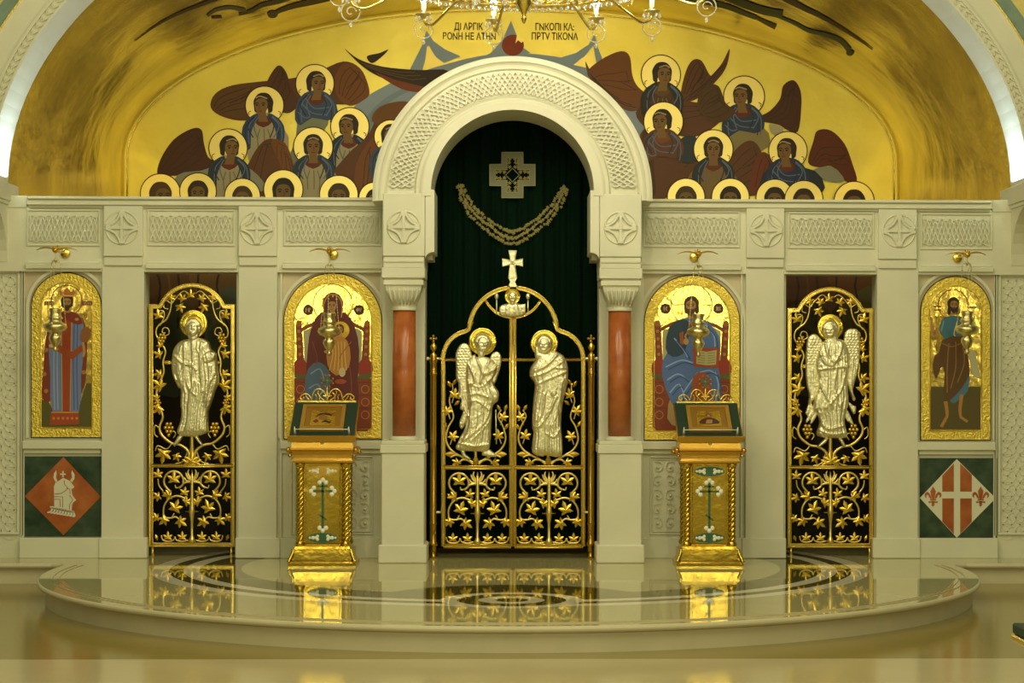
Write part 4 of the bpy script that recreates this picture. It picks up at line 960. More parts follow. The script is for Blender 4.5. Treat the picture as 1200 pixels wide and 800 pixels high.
wings('painted_wings', [
    ([(185, 205), (188, 187), (203, 164), (224, 151), (236, 152), (239, 168), (244, 184), (253, 190), (246, 200), (226, 204), (202, 206)], RB, DB),
    ([(247, 126), (252, 110), (272, 100), (310, 95), (340, 92), (372, 84), (402, 72), (422, 80), (430, 100), (420, 120), (385, 122), (350, 118), (330, 128), (290, 141), (262, 137)], BR, None),
    ([(247, 126), (252, 110), (272, 101), (300, 98), (292, 118), (296, 138), (285, 138), (262, 136)], '6a4210', DB),
    ([(308, 122), (312, 98), (322, 80), (329, 77), (336, 86), (341, 102), (350, 120), (340, 132), (325, 130)], '5a300c', DB),
    ([(395, 112), (393, 90), (402, 75), (418, 77), (428, 90), (433, 108), (428, 116), (410, 124)], MB_, RB),
    ([(404, 57), (420, 69), (448, 78), (490, 82), (525, 83), (512, 106), (490, 103), (450, 92), (425, 78)], '33200c', '6a4a1c'),
    ([(440, 85), (470, 96), (500, 103), (495, 108), (470, 104)], '8a3c12', None), ([(430, 66), (445, 62), (455, 58), (448, 66), (436, 74)], '33200c', None),
    ([(688, 86), (704, 70), (727, 60), (738, 66), (741, 88), (748, 102), (762, 112), (774, 120), (758, 128), (730, 118), (704, 102)], MB_, RB),
    ([(686, 72), (694, 86), (712, 104), (732, 118), (752, 126), (736, 130), (712, 114), (692, 94)], '7a4a2a', DB),
    ([(798, 114), (803, 86), (811, 71), (822, 71), (832, 88), (840, 90), (832, 104), (812, 118)], BR, DB),
    ([(855, 57), (852, 76), (842, 92), (820, 112), (795, 126), (786, 124), (810, 108), (832, 90), (846, 74)], '6a3a1c', DB),
    ([(745, 132), (765, 118), (800, 118), (835, 124), (846, 136), (838, 148), (815, 160), (790, 158), (760, 152)], BR, DB),
    ([(886, 140), (902, 130), (914, 116), (918, 100), (930, 94), (938, 106), (939, 126), (935, 154), (922, 152), (912, 146)], RB, DB),
    ([(947, 190), (953, 166), (958, 153), (974, 153), (990, 169), (999, 192), (1004, 212), (990, 212), (975, 195), (960, 196)], '6a2a0a', DB)])
# garments and figures
def angel(cx, cy, r, shawl, turn, extra=(), hr=11.2, tunic='6e2a10', full=False, inner='b5a98a'):
    A = layer()
    for pts, col in extra: A.poly(pts, col, 3)
    A.ell(cx, cy, r+1.2, r+1.2, '3a1c06', 34); A.ell(cx, cy, r, r, 'f4e08c', 34, True)
    for d in (-1, 1): A.stroke([(cx+d*r*.72, cy+r*.3), (cx+d*r*.86, cy+r*.38), (cx+d*r*.8, cy+r*.5)], 1, '8a4a1a', 2)
    hx, hy = cx+turn*r*.06, cy-r*.02
    q = lambda *p: [(hx+hr*a, hy+hr*b) for a, b in p]
    if full: A.poly(q((-.7, .8), (.7, .8), (1.6, 1.4), (2.15, 2.3), (2.2, 3.4), (1.2, 3.9), (-.4, 3.6), (-1.6, 4.4), (-2.2, 3.8), (-2.1, 2.4), (-1.6, 1.4)), shawl, 2)
    else: A.poly(q((-.7, .8), (.7, .8), (1.5, 1.5), (1.7, 2.6), (1.5, 4.6), (-1.5, 4.6), (-1.7, 2.6), (-1.5, 1.5)), inner, 2)
    A.poly(q((-.6, 1.15), (.6, 1.15), (.95, 1.75), (0, 2.35), (-.95, 1.75)), tunic, 2)
    if not full:
        A.poly(q((-.55, .85), (-1.5, 1.3), (-2.15, 2.2), (-2.25, 3.4), (-1.9, 4.6), (-1.35, 4.5), (-1.3, 3.0), (-.9, 1.9), (-.5, 1.3)), shawl, 2)
        A.poly(q((.55, .85), (1.5, 1.3), (2.15, 2.2), (2.2, 3.4), (1.9, 4.6), (1.35, 4.5), (1.35, 3.0), (.95, 1.9), (.5, 1.3)), shawl, 2)
        for u in (-.6, .1, .7): A.stroke(q((u*.6, 2.5), (u, 3.4), (u*.9, 4.5)), 1.1, '7a7258', 3)
    for u, c_ in ((-1.75, DBL), (-1.45, LBL), (1.5, DBL), (1.8, LBL)): A.stroke(q((u*.5, 1.15), (u*.98, 2.0), (u*1.08, 3.2), (u, 4.1)), 1.2, c_, 3)
    if full:
        for p in (((-1.1, 1.5), (-.2, 2.6), (1.4, 2.5)), ((-1.5, 2.1), (-.4, 3.1), (1.2, 3.3)), ((-1.9, 3.0), (-1.2, 3.6), (-.6, 3.5))): A.stroke(q(*p), 1.3, LBL, 4)
    portrait(A, hx, hy, hr, turn, skin='8c6632', band='b8a078', hair='2c1a0a')
    for u, c_ in ((-1.5, DBL), (-.9, LBL), (1.0, DBL), (1.5, LBL)): A.stroke([(hx+hr*u*.6, hy+hr*1.25), (hx+hr*u*1.1, hy+hr*2.2), (hx+hr*u*.7, hy+hr*3.4)], 1.3, c_, 3)
    A.build('painted_angel', mural); LK[0] = A.k
wt = 'b5a98a'
angel(369, 98, 22, BLU, 1, [([(352, 140), (346, 165), (338, 190), (355, 205), (372, 165), (385, 140)], '8a8f78')], full=True)
angel(310, 123.5, 22, '2e4676', -1, [([(290, 150), (296, 200), (330, 200), (338, 160), (318, 145)], wt)])
angel(410, 148.5, 22, DBL, -1, [([(390, 165), (385, 200), (420, 210), (425, 175)], '7a6a4a')])
angel(774.5, 87.5, 22.5, '2a2012', 1, [], tunic='6a4a20', inner='5a3414'); 
angel(872, 113, 23.5, '2e3c5c', -1, [([(850, 150), (846, 175), (868, 185), (900, 172), (895, 150)], '9a8a5a'), ([(902, 145), (918, 150), (914, 158), (904, 156)], 'c0b890')], full=True)
wings('painted_wings', [
    ([(280, 226), (292, 190), (308, 166), (324, 163), (334, 172), (344, 196), (350, 226)], BR, DB), ([(330, 200), (318, 168), (326, 163), (337, 172), (346, 200), (352, 226), (320, 226)], MB_, RB),
    ([(382, 215), (408, 180), (430, 160), (448, 128), (470, 120), (490, 124), (480, 160), (440, 230), (400, 226)], BR, DB),
    ([(436, 140), (442, 128), (456, 121), (478, 120), (470, 140), (446, 148)], '7c4a12', None),
    ([(418, 226), (416, 200), (424, 178), (440, 158), (450, 150), (448, 200), (438, 232)], MB_, DB),
    ([(817, 124), (822, 106), (833, 99), (843, 102), (850, 120), (862, 132), (842, 144), (828, 138)], '5a3a0c', DB),
    ([(848, 206), (860, 178), (876, 165), (888, 170), (897, 192), (902, 216), (890, 228), (852, 228)], BR, DB), ([(880, 225), (884, 190), (896, 178), (912, 196), (920, 214), (905, 226)], '7a3010', DB),
    ([(750, 158), (770, 158), (802, 166), (818, 184), (808, 206), (790, 224), (772, 236), (750, 236)], BR, DB),
    ([(753, 156), (764, 152), (768, 166), (766, 190), (768, 228), (752, 220)], '4e280c', None)])
angel(267.3, 173.5, 22, '2a3850', 1, [([(208, 205), (235, 200), (250, 198), (252, 228), (205, 228)], '9a9a88'), ([(250, 190), (246, 230), (300, 230), (292, 198)], wt), ([(285, 195), (302, 205), (312, 222), (290, 222)], '9a9a88')])
angel(367, 172, 22.5, '303f5c', 0, [([(350, 190), (344, 230), (396, 230), (388, 196)], wt)])
angel(458, 160, 19, BLU, 0)
angel(777.5, 142.5, 22.5, '6e3c10', -1, [([(795, 165), (815, 160), (820, 185), (800, 190)], '2a3444')], tunic='8a4a14', full=True)
angel(836, 175, 22.5, '26282c', 0, [([(815, 195), (808, 230), (860, 230), (858, 200)], '8a6a3a')], inner='8a6a3a')
angel(923.4, 176.6, 22, '1f3460', -1, [([(952, 200), (975, 195), (990, 212), (970, 212)], '9a9a88'), ([(902, 195), (896, 228), (962, 228), (955, 200)], '1e2a40')], full=True)
for cx, cy, r, hair, t in ((188, 227, 23, '5c3f1c', 1), (232, 224, 21, '3a2208', 0), (284, 230, 20.5, '4e3614', 0), (332, 222, 22.5, '1c120a', 0), (397, 228, 22, '4a3412', 0), (439, 232, 18, '2a1808', 0), (804, 231, 21.5, '4e3614', 0), (856, 231, 21.5, '24140a', 0), (908, 232, 21.5, '2a160a', 0), (942, 234, 22, '3a1e0a', 0), (1001, 236, 23, '3a1c08', 0)):
    A = layer(); A.ell(cx, cy, r+1.2, r+1.2, '3a1c06', 34); A.ell(cx, cy, r, r, 'f4e08c', 34, True); portrait(A, cx, cy+2.5, r*.56, t, hair, '80602e', neck=False); A.build('painted_saint', mural); LK[0] = A.k
for tx, px, py in (('ДI АРГIК', 549, 31.5), ('ВОNН НЕ АТНN', 550, 43), ('ГNКОПI КА:', 650, 32), ('ПРТV ТIКОNА', 650, 43)): write(tx, px, py, 8.2, YM-.002, 'lettering', mural, sx_=.72)
# dark limbs painted on the vault
def on_vault(a, b, off):
    prev = None
    for i in range(161):
        s_ = i/160*1.0; p = P(a, b, VD*s_); f = (p.x/(VA-.006-off))**2+(max(p.z-vc(s_), 0)/(vb(s_)-.006-off))**2-1
        if f > 0 and i > 0:
            lo, hi = (i-1)/160, s_
            for _ in range(18):
                m_ = (lo+hi)/2; p = P(a, b, VD*m_); g = (p.x/(VA-.006-off))**2+(max(p.z-vc(m_), 0)/(vb(m_)-.006-off))**2-1
                if g > 0: hi = m_
                else: lo = m_
            return p
    return P(a, b, VD-.02)
A = Art(fn=on_vault, step=2e-4); C1, C2, C3 = '3a2408', '5a5236', '2c3318'
A.stroke([(158, 48), (180, 32), (205, 18), (232, 7), (262, -4)], (1, 5), C1); A.stroke([(243, 19), (253, 12), (270, 9), (288, 13)], (3, 5), C2); A.stroke([(248, 21), (260, 20)], 3, C1)
A.stroke([(280, 17), (294, 13), (308, 6), (325, 2), (345, -5)], (3, 7), '40341c'); A.ell(319.5, 17, 6, 4.5, C1); A.stroke([(319, 17), (330, 12), (345, 7), (368, 2), (395, -5)], (4, 8), C1)
A.stroke([(795, -5), (830, 3), (852, 8), (870, 15), (886, 21)], (7, 5), C3); A.stroke([(884, 20), (896, 26), (909, 32)], (3, 6), '3c1e0a')
A.stroke([(850, -4), (880, 8), (900, 14), (917, 17)], (9, 9), C3); A.stroke([(905, 17), (930, 27), (947, 36), (968, 41), (985, 48), (995, 59)], (3, 6), '3a4426'); A.ell(996, 62, 4.5, 3.5, C3)
A.stroke([(915, -4), (940, 9), (965, 21), (990, 36), (1010, 49), (1022, 58)], (7, 1), C1)
A.build('vault_painting', bpy.data.objects['ceiling_vault'], 'dark painted limbs and robes on the gold vault')
# robes painted on the sanctuary wall
wsan = bpy.data.objects['wall_sanctuary']
for x0, cs in ((170, ('6a4828', '48503c', '7c5a30', '5c6450')), (918, ('5a3418', '4a4824', '6a4222', '625a34'))):
    A = Art(1.495)
    A.poly([(x0-6, 300), (x0+118, 300), (x0+118, 520), (x0-6, 520)], '2c1e12')
    A.poly([(x0, 305), (x0+50, 300), (x0+70, 345), (x0+30, 390), (x0-4, 400)], cs[0], 3); A.poly([(x0+40, 300), (x0+110, 305), (x0+112, 350), (x0+80, 375), (x0+60, 340)], cs[2], 3)
    A.poly([(x0-2, 370), (x0+40, 350), (x0+60, 380), (x0+50, 460), (x0, 450)], cs[1], 3); A.poly([(x0+70, 360), (x0+112, 340), (x0+112, 450), (x0+80, 440)], cs[3], 3)
    for k in range(7): A.stroke([(x0+5+k*15, 303), (x0+18+k*11, 335), (x0+8+k*15, 385)], 2.5, cs[(k+1) % 4] if k % 2 else '3a2410', 4)
    A.build('painted_robes', wsan)

# ------------------------------------------------------------------ four icons
def icon(label, x0, x1, yt, yb, dx, draw, group=None):
    T = thing('icon_panel', label, 'icon', group); y = .036
    mb = MB(); mb.prism([P(a, b, y+.006) for a, b in arch_poly(x0-1, x1+1, yt-1.2, yb+1)], (0, .012, 0)); mb.build('dark_edge', 'black', T)
    mb = MB(); mb.prism([P(a, b, y) for a, b in arch_poly(x0, x1, yt, yb)], (0, .02, 0)); mb.build('tooled_border', 'tooled_gold', T)
    inn = arch_poly(x0+dx, x1-dx, yt+dx, yb-dx*.95)
    mb = MB(); mb.prism([P(a, b, y-.003) for a, b in inn], (0, .01, 0)); mb.build('gold_ground', 'icon_gold', T)
    mb = MB(); mb.tube([P(a, b, y-.003) for a, b in inn], .8/S_, 6, closed=True); mb.build('border_bead', 'gold', T)
    A = Art(y-.0045); draw(A); A.build('painting', T); return T
mat('icon_gold', (.86, .62, .14), .18, 1, bump=(14, .22, .02))
def roundel(A, x, y, r, t):
    A.ell(x, y, r, r, '4a1a0c', 18); c = 'c8b078'
    for seg in t: A.stroke([(x+a*r*.6, y+b*r*.6) for a, b in seg], 1, c, 0)
M_R = [[(-.7, .7), (-.7, -.7), (-.2, .1), (.2, -.7), (.2, .7)], [(.4, .7), (.4, -.7), (.8, -.4), (.4, 0)]]
TH_V = [[(-.8, 0), (-.45, -.6), (-.1, 0), (-.45, .6), (-.8, 0)], [(-.7, 0), (-.2, 0)], [(.1, -.6), (.45, .6), (.8, -.6)]]
I_C = [[(-.5, -.7), (-.5, .7)], [(.6, -.6), (.1, -.3), (.1, .3), (.6, .6)]]
X_C = [[(-.8, -.7), (.0, .7)], [(0, -.7), (-.8, .7)], [(.8, -.6), (.3, -.3), (.3, .3), (.8, .6)]]
def king(A):
    A.poly([(48, 468), (56, 470), (62, 480), (92, 480), (97, 462), (101, 449), (107, 449), (107, 500), (48, 500)], '54501a')
    A.ringed(78, 352, 18, 1, '7a5410'); 
    A.poly([(62, 372), (54, 395), (51, 430), (49, 464), (58, 470), (64, 440), (66, 400)], '7a2c12', 3); A.poly([(95, 372), (102, 395), (101, 430), (99, 452), (90, 468), (92, 430)], '7a2c12', 3)
    for a, b in ((54, 410), (52, 438), (54, 458), (98, 412), (98, 436)): A.ell(a, b, 2.6, 2.6, 'a8703a', 8)
    A.poly([(61, 374), (70, 366), (88, 366), (97, 376), (99, 402), (95, 440), (92, 484), (62, 484), (59, 440), (57, 402)], '6c7cb0', 2)
    for x in (64, 68, 87, 91): A.stroke([(x, 378), (x-1, 430), (x, 480)], 1.2, '4a5890' if x % 2 else '95a2c8', 3)
    A.poly([(72, 368), (84, 368), (82, 486), (73, 486)], '9a3c14'); A.stroke([(72, 368), (73, 486)], .8, 'c89a3c', 0); A.stroke([(84, 368), (82, 486)], .8, 'c89a3c', 0)
    A.poly([(60, 482), (92, 482), (93, 497), (58, 498)], 'a0421a'); A.stroke([(60, 483), (92, 483)], 1, 'd0a040', 0)
    for k in range(6): A.ell(63+k*5.4, 490, 1.7, 1.7, 'c8783a', 8)
    A.poly([(57, 399), (63, 400), (84, 412), (98, 402), (98, 410), (85, 421), (58, 407)], '9a4416'); A.ell(61, 405, 4, 2.2, 'd8b45a', 10)
    A.poly([(66, 370), (78, 364), (91, 368), (97, 379), (86, 379), (78, 374), (70, 380)], '7c2a12', 2); A.ell(90, 374, 2.5, 1.8, 'c0803c', 8)
    portrait(A, 78.5, 354, 7, 0, '3a2410', 'a87c48', beard='3a2410', neck=True); A.poly([(70, 347), (70, 340), (74, 342), (78.5, 337), (83, 342), (87, 340), (87, 347)], 'b46a30'); A.stroke([(70, 346.5), (87, 346.5)], 1.6, 'd8b050', 0)
    A.poly([(95, 388), (99, 383), (105, 385), (105, 397), (98, 402), (94, 398)], '8a5424', 2); A.stroke([(97, 401), (99, 412), (97, 418)], 3, 'b08a50', 2)
    A.poly([(96.5, 353), (108, 353), (108, 357.5), (96.5, 357.5)], '6a1c10'); A.poly([(52, 353), (63, 353), (63, 357.5), (52, 357.5)], '6a1c10')
    for x in (98.5, 100.5, 103, 105.5, 54, 56.5, 59, 61): A.stroke([(x, 354), (x+.6, 356.6)], .8, 'd8c08a', 0)
icon('arched gold icon of a crowned man in a blue robe with red bands', 37, 118.5, 320, 512, 11, king)
def throne(A, cx, bk):
    A.poly([(cx-34, 388), (cx-20, 381), (cx, 376), (cx+20, 381), (cx+34, 388), (cx+33, 470), (cx-33, 470)], bk)
    A.stroke([(cx-39, 388), (cx-24, 380), (cx, 374), (cx+24, 380), (cx+39, 388)], 4, '7c441c', 5)
    for d in (-1, 1):
        A.stroke([(cx+d*40, 380), (cx+d*37, 440)], (7, 9), '7a3818', 0); A.ell(cx+d*40, 379, 3.4, 3.8, '9a5a24', 10)
        for k in range(6): A.ell(cx+d*(40-k*.5), 388+k*9, 2, 2, 'b8702c', 8)
        A.ell(cx+d*38, 432, 9, 12, '902c14'); A.poly([(cx+d*46, 437), (cx+d*30, 440), (cx+d*28, 446), (cx+d*46, 442)], '4a5a2c')
    A.poly([(cx-45.5, 443), (cx+45.5, 443), (cx+45.5, 500), (cx+40, 505), (cx-40, 505), (cx-45.5, 500)], '7c3416')
    for d in (-1, 1):
        for k in range(3): A.ringed(cx+d*38, 456+k*15, 4.5, .8, 'bb7038'); A.stroke([(cx+d*30, 448+k*15), (cx+d*45, 448+k*15)], .8, '5c2010', 0)
def mother(A):
    cx = 390; throne(A, cx, 'a9a482'); A.ringed(cx, 356, 23, .9, '8a6010')
    A.poly([(376, 366), (404, 366), (416, 384), (421, 410), (419, 446), (416, 478), (362, 478), (359, 440), (361, 405), (365, 384)], '5c1e1c', 2)
    A.poly([(361, 432), (374, 424), (386, 436), (386, 462), (376, 486), (360, 486), (357, 455)], '4a6484', 2); A.stroke([(364, 438), (375, 432), (380, 446)], 1.5, '7a94b0', 3); A.stroke([(362, 455), (372, 450), (378, 460)], 1.5, '7a94b0', 3)
    A.ell(cx, 357, 12.2, 14.5, '5c1e1c'); A.ell(cx, 361, 8, 10, '3e2416'); portrait(A, cx, 358, 7, -.5, '5c1e1c', 'a47a48', neck=True); A.stroke([(380, 372), (379, 358), (384, 347), (390, 345), (397, 348), (401, 358), (400, 372)], 1, 'c8983c', 4); A.ell(390, 347, 1.2, 1.2, 'd8b050', 6)
    A.ell(399, 387, 10.5, 10.5, 'd8b04c', 20, True); A.poly([(387, 396), (402, 394), (410, 408), (409, 430), (394, 440), (384, 428), (383, 410)], 'b8803a', 2)
    for k in range(5): A.stroke([(388+k*4, 400), (390+k*3.5, 415), (386+k*5, 434)], .9, 'e0b860', 3)
    portrait(A, 398, 386, 5, 0, '5a3414', 'b08a52'); A.ell(384, 412, 4.5, 2.2, 'b08a52', 10); A.ell(401, 436, 4, 5.5, 'c8b48a', 12); A.ell(399, 447, 7, 3, 'a0442a', 12)
    A.stroke([(412, 400), (402, 412), (398, 420)], 1, '9a5a3a', 3); A.stroke([(366, 400), (372, 420), (368, 430)], 1, '8a3a30', 3); A.stroke([(410, 430), (412, 455), (408, 475)], 1.2, '8a3a30', 3)
    roundel(A, 361, 363, 6, M_R); roundel(A, 420.5, 363, 6, TH_V)
icon('arched gold icon of an enthroned woman in maroon holding a child', 333, 447, 320.5, 513.5, 11.5, mother)
def teacher(A):
    cx = 810.5; throne(A, cx, 'a9a482'); A.ringed(cx, 357, 24, .9, '8a6010')
    for d in (-1, 1): A.stroke([(cx+d*11, 357), (cx+d*23, 357)], .9, '8a6010', 0)
    A.poly([(788, 460), (782, 490), (795, 500), (812, 488), (808, 460)], 'a08a5a', 2)
    A.poly([(797, 374), (824, 374), (838, 386), (844, 402), (842, 430), (846, 470), (830, 484), (812, 470), (800, 488), (786, 470), (776, 440), (778, 420), (790, 400)], '4c6ba8', 2)
    A.poly([(784, 384), (798, 374), (809, 379), (806, 398), (801, 414), (788, 418), (780, 408)], '203c54', 2); A.poly([(796, 390), (801, 388), (801, 404), (797, 402)], '9a5428', 0)
    A.poly([(806, 378), (812, 386), (818, 378)], '8c3a1c')
    for l in ([(780, 430), (798, 422), (812, 425)], [(782, 445), (795, 438), (806, 446)], [(785, 460), (796, 450), (804, 470)], [(792, 475), (806, 452), (818, 436)], [(838, 436), (842, 452), (838, 470)], [(826, 380), (836, 392), (838, 406)], [(790, 396), (800, 408), (806, 418)], [(820, 436), (832, 434), (840, 440)]):
        A.stroke(l, 1.6, '86a4d4', 4); A.stroke([(a+3, b+3) for a, b in l], 1.4, '2e4a84', 4)
    A.poly([(812, 442), (824, 436), (832, 446), (832, 474), (812, 476)], '9c4a20', 2); A.stroke([(806, 400), (803, 394), (806, 389)], 2, 'b08a52', 2); A.ell(804, 400, 3.2, 4, 'b08a52', 10)
    A.poly([(812, 407.5), (843.5, 408), (842, 431), (813, 429.5)], 'a03c1c'); A.poly([(816, 410), (828, 412), (840, 410), (839, 427), (828, 428), (816, 426)], 'b3ab78')
    for k in range(5): A.stroke([(817.5, 413+k*2.8), (826, 414+k*2.8)], .6, '6a6038', 0); A.stroke([(829.5, 414+k*2.8), (838, 413+k*2.8)], .6, '6a6038', 0)
    portrait(A, cx, 358, 8.6, -.4, '3c2610', 'a87c46', beard='4a3016', long_=.25)
    roundel(A, 780, 361.5, 6, I_C); roundel(A, 842, 361.5, 6, X_C)
icon('arched gold icon of an enthroned bearded man in blue with an open book', 755.5, 866.5, 323, 515, 11, teacher)
def ascetic(A):
    A.poly([(1089.5, 453), (1150, 453), (1150, 503), (1089.5, 503)], '54481a'); A.ringed(1117, 357, 17.5, 1, '7a5410')
    A.stroke([(1099, 384), (1095, 394), (1092, 380), (1090, 371)], (5, 3), 'a87c40', 3); A.stroke([(1090, 371), (1089.5, 362)], 1.2, '8a6428', 0)
    A.poly([(1101, 382), (1108, 371), (1126, 371), (1131, 380), (1130, 398), (1114, 401), (1103, 392)], '3c6a80', 2); A.stroke([(1106, 376), (1103, 388)], 1.5, '6a98a8', 2); A.stroke([(1122, 376), (1118, 392), (1126, 398)], 1.3, 'c8b47a', 3)
    A.poly([(1113, 468), (1124, 452), (1136, 437), (1134, 458), (1124, 468), (1118, 472)], '46708c', 2)
    A.poly([(1105, 398), (1128, 394), (1134, 416), (1136, 438), (1126, 456), (1112, 470), (1106, 470), (1107, 436), (1103, 430), (1097, 444), (1093, 430), (1096, 416), (1101, 412)], '5a3a14', 2)
    for l in ([(1112, 402), (1110, 430), (1110, 460)], [(1120, 400), (1120, 430), (1114, 455)], [(1128, 402), (1130, 425), (1122, 448)], [(1104, 402), (1116, 406), (1130, 400)]): A.stroke(l, 1.4, '86622a', 4)
    A.stroke([(1108, 470), (1110, 486), (1107, 492)], (4.5, 3), 'a87838', 3); A.stroke([(1108, 491), (1103, 500)], (3.5, 4), 'a87838', 2); A.stroke([(1127, 462), (1125, 480), (1126, 488)], (4.5, 3), 'a87838', 3); A.stroke([(1125, 488), (1134, 494)], (3.2, 3), 'a87838', 2)
    A.poly([(1134, 412), (1142, 411), (1146, 428), (1149, 440), (1145, 443), (1139, 438), (1137, 424)], 'b8b48c', 2)
    portrait(A, 1117.5, 357, 6.8, .4, '2c1a0a', '9a6c34', beard='2c1a0a', long_=.9)
    A.stroke([(1094, 359), (1103, 359)], 1.3, '8a3c1a', 0); A.stroke([(1094, 363), (1103, 363)], 1, '8a3c1a', 0); A.stroke([(1133, 360), (1145, 360)], 2.4, '8a4a1c', 0)
icon('arched gold icon of a barefoot long-haired man in blue and brown', 1079.5, 1160.5, 324.5, 515, 10.5, ascetic)

# ------------------------------------------------------------------ inlaid stone squares under the outer icons
def tile(x0, x1, y0, y1, label, dia, m_d, shapes, lines, m_s, m_l):
    y = .045; mb = MB(); mb.prism([P(x0, y0, y), P(x1, y0, y), P(x1, y1, y), P(x0, y1, y)], (0, .03, 0))
    T = mb.build('inlaid_square', 'green_marble', SC, label)
    mb = MB(); mb.prism([P(a, b, y-.002) for a, b in dia], (0, .004, 0)); mb.build('diamond', m_d, T)
    mb = MB()
    for sh in shapes: mb.prism([P(a, b, y-.004) for a, b in sh], (0, .003, 0))
    mb.build('emblem', m_s, T)
    if lines:
        mb = MB()
        for l in lines: mb.tube([P(a, b, y-.004) for a, b in l], .55/S_, 4, flat=.5)
        mb.build('emblem_line', m_l, T)
ct1 = lambda pts: [(20+a/6.664, 520+b/6.664) for a, b in pts]
hel = [ct1([(290, 490), (288, 330), (300, 303), (330, 285), (360, 264), (410, 288), (446, 332), (440, 346), (424, 350), (430, 390), (436, 408), (462, 438), (440, 455), (430, 472), (426, 518), (360, 508)]),
       ct1([(305, 205), (288, 230), (284, 265), (300, 298), (316, 292), (304, 262), (309, 232)]), ct1([(428, 205), (450, 240), (448, 270), (430, 298), (414, 290), (430, 262), (424, 228)]),
       ct1([(352, 212), (364, 212), (362, 232), (380, 230), (380, 242), (362, 240), (364, 260), (352, 260), (354, 240), (336, 242), (336, 230), (354, 232)])]
hel += [spline(ct1(l), 3, True) for l in ([(268, 485), (350, 508), (440, 522), (435, 535), (350, 522), (262, 500)],)]
for k in range(9):
    u = k/8; x = 268+u*165; b = 495+u*32; d = (u-.35)*30
    hel.append(spline(ct1([(x, b), (x+12, b+4), (x+14+d*.4, b+24), (x+d, b+42), (x-18+d, b+44), (x-22+d, b+36), (x-2+d*.4, b+26)]), 3, True))
tile(28, 119, 534.5, 628.5, 'green square with a red diamond and a white horned helmet', ct1([(362, 102), (655, 412), (362, 712), (60, 408)]), 'red_marble', hel,
     [ct1([(292, 392), (345, 386), (375, 368), (398, 345), (372, 318), (368, 285)]), ct1([(290, 412), (356, 412), (356, 496)]), ct1([(290, 432), (336, 432), (336, 490)]), ct1([(410, 400), (436, 436), (412, 470), (408, 510)]), ct1([(386, 345), (412, 352), (414, 390)])], 'stone', 'red_marble')
ct2 = lambda pts: [(1060+a/6.664, 520+b/6.664) for a, b in pts]
reds = [ct2([(295, 248), (385, 152), (385, 372), (295, 372)]), ct2([(435, 152), (525, 240), (525, 372), (435, 372)]), ct2([(295, 425), (385, 425), (385, 703), (295, 606)]), ct2([(435, 425), (525, 425), (525, 606), (435, 703)])]
for fx in (223, 595):
    reds += [ct2([(fx, 332), (fx+22, 370), (fx+14, 410), (fx+10, 432), (fx-10, 432), (fx-14, 410), (fx-22, 370)]), ct2([(fx-12, 488-6), (fx-10, 446), (fx+10, 446), (fx+12, 476), (fx, 490)]), ct2([(fx-38, 448), (fx+38, 448), (fx+34, 462), (fx, 456), (fx-34, 462)]), ct2([(fx-24, 432), (fx+24, 432), (fx+24, 442), (fx-24, 442)])]
    for d in (-1, 1): reds.append(spline(ct2([(fx+d*14, 432), (fx+d*20, 400), (fx+d*42, 374), (fx+d*62, 386), (fx+d*64, 408), (fx+d*50, 422), (fx+d*52, 402), (fx+d*40, 398), (fx+d*30, 418)]), 3, True))
tile(1078, 1168.5, 536.5, 630.5, 'green square with a white and red cross diamond and two lilies', ct2([(408, 118), (712, 424), (408, 732), (120, 422)]), 'stone', reds, None, 'red_marble', None)

# ------------------------------------------------------------------ dove brackets and hanging oil lamps
def dove(px, py, wall_y, turn, label):
    y = -.35; c = P(px, py, y); T = thing('dove_bracket', label, 'lamp bracket', 'gold dove brackets above the icons')
    mb = MB(); mb.ball(tuple(c), .026, n=12, sc=(1.0, 1.7, .95)); mb.ball((c.x, y-.045, c.z+.018), .014, n=10); mb.tube([(c.x, y-.055, c.z+.017), (c.x, y-.072, c.z+.012)], [.006, .001], 6)
    mb.build('body', 'brass', T)
    for d in (-1, 1):
        mb = MB(); pts = [(0, 0), (.05, .012), (.10, .010), (.15, -.006)]
        up = spline(pts, 4); L = [(c.x+d*(.015+a), y-.005+.05*(a/.15)**2, c.z+.008+b) for a, b in up]
        n = len(L); fr = [(p[0], p[1]-.012*(1-i/n), p[2]+.008*(1-i/n)) for i, p in enumerate(L)]; bk = [(p[0]-d*.004, p[1]+.055*(1-.8*i/n), p[2]-.012*(1-i/n)) for i, p in enumerate(L)]
        mb.raw(L+fr+bk, [q for i in range(n-1) for q in ((i, i+1, n+i+1, n+i), (n+i, n+i+1, 2*n+i+1, 2*n+i), (2*n+i, 2*n+i+1, i+1, i))], smooth=True); mb.build('wing', 'brass', T)
    mb = MB()
    for k in (-1, 0, 1): mb.tube([(c.x, y+.03, c.z), (c.x+k*.02, y+.07, c.z+.03+.012*(k == 0))], [.010, .005], 6)
    mb.build('tail', 'brass', T)
    mb = MB(); mb.tube([(c.x, y+.03, c.z-.004), (c.x, wall_y-.006, c.z-.004)], .007, 8)
    n = 20; L = []
    for r, d in ((.040, 0), (.040, -.008), (.034, -.014), (.0, -.020)): L += [(c.x+r*cos(2*pi*k/n), wall_y-.001+d, c.z-.004+r*sin(2*pi*k/n)) for k in range(n)]
    mb.raw(L, [(i*n+k, i*n+(k+1) % n, (i+1)*n+(k+1) % n, (i+1)*n+k) for i in range(3) for k in range(n)], smooth=True); mb.build('wall_plate', 'gold', T); return c
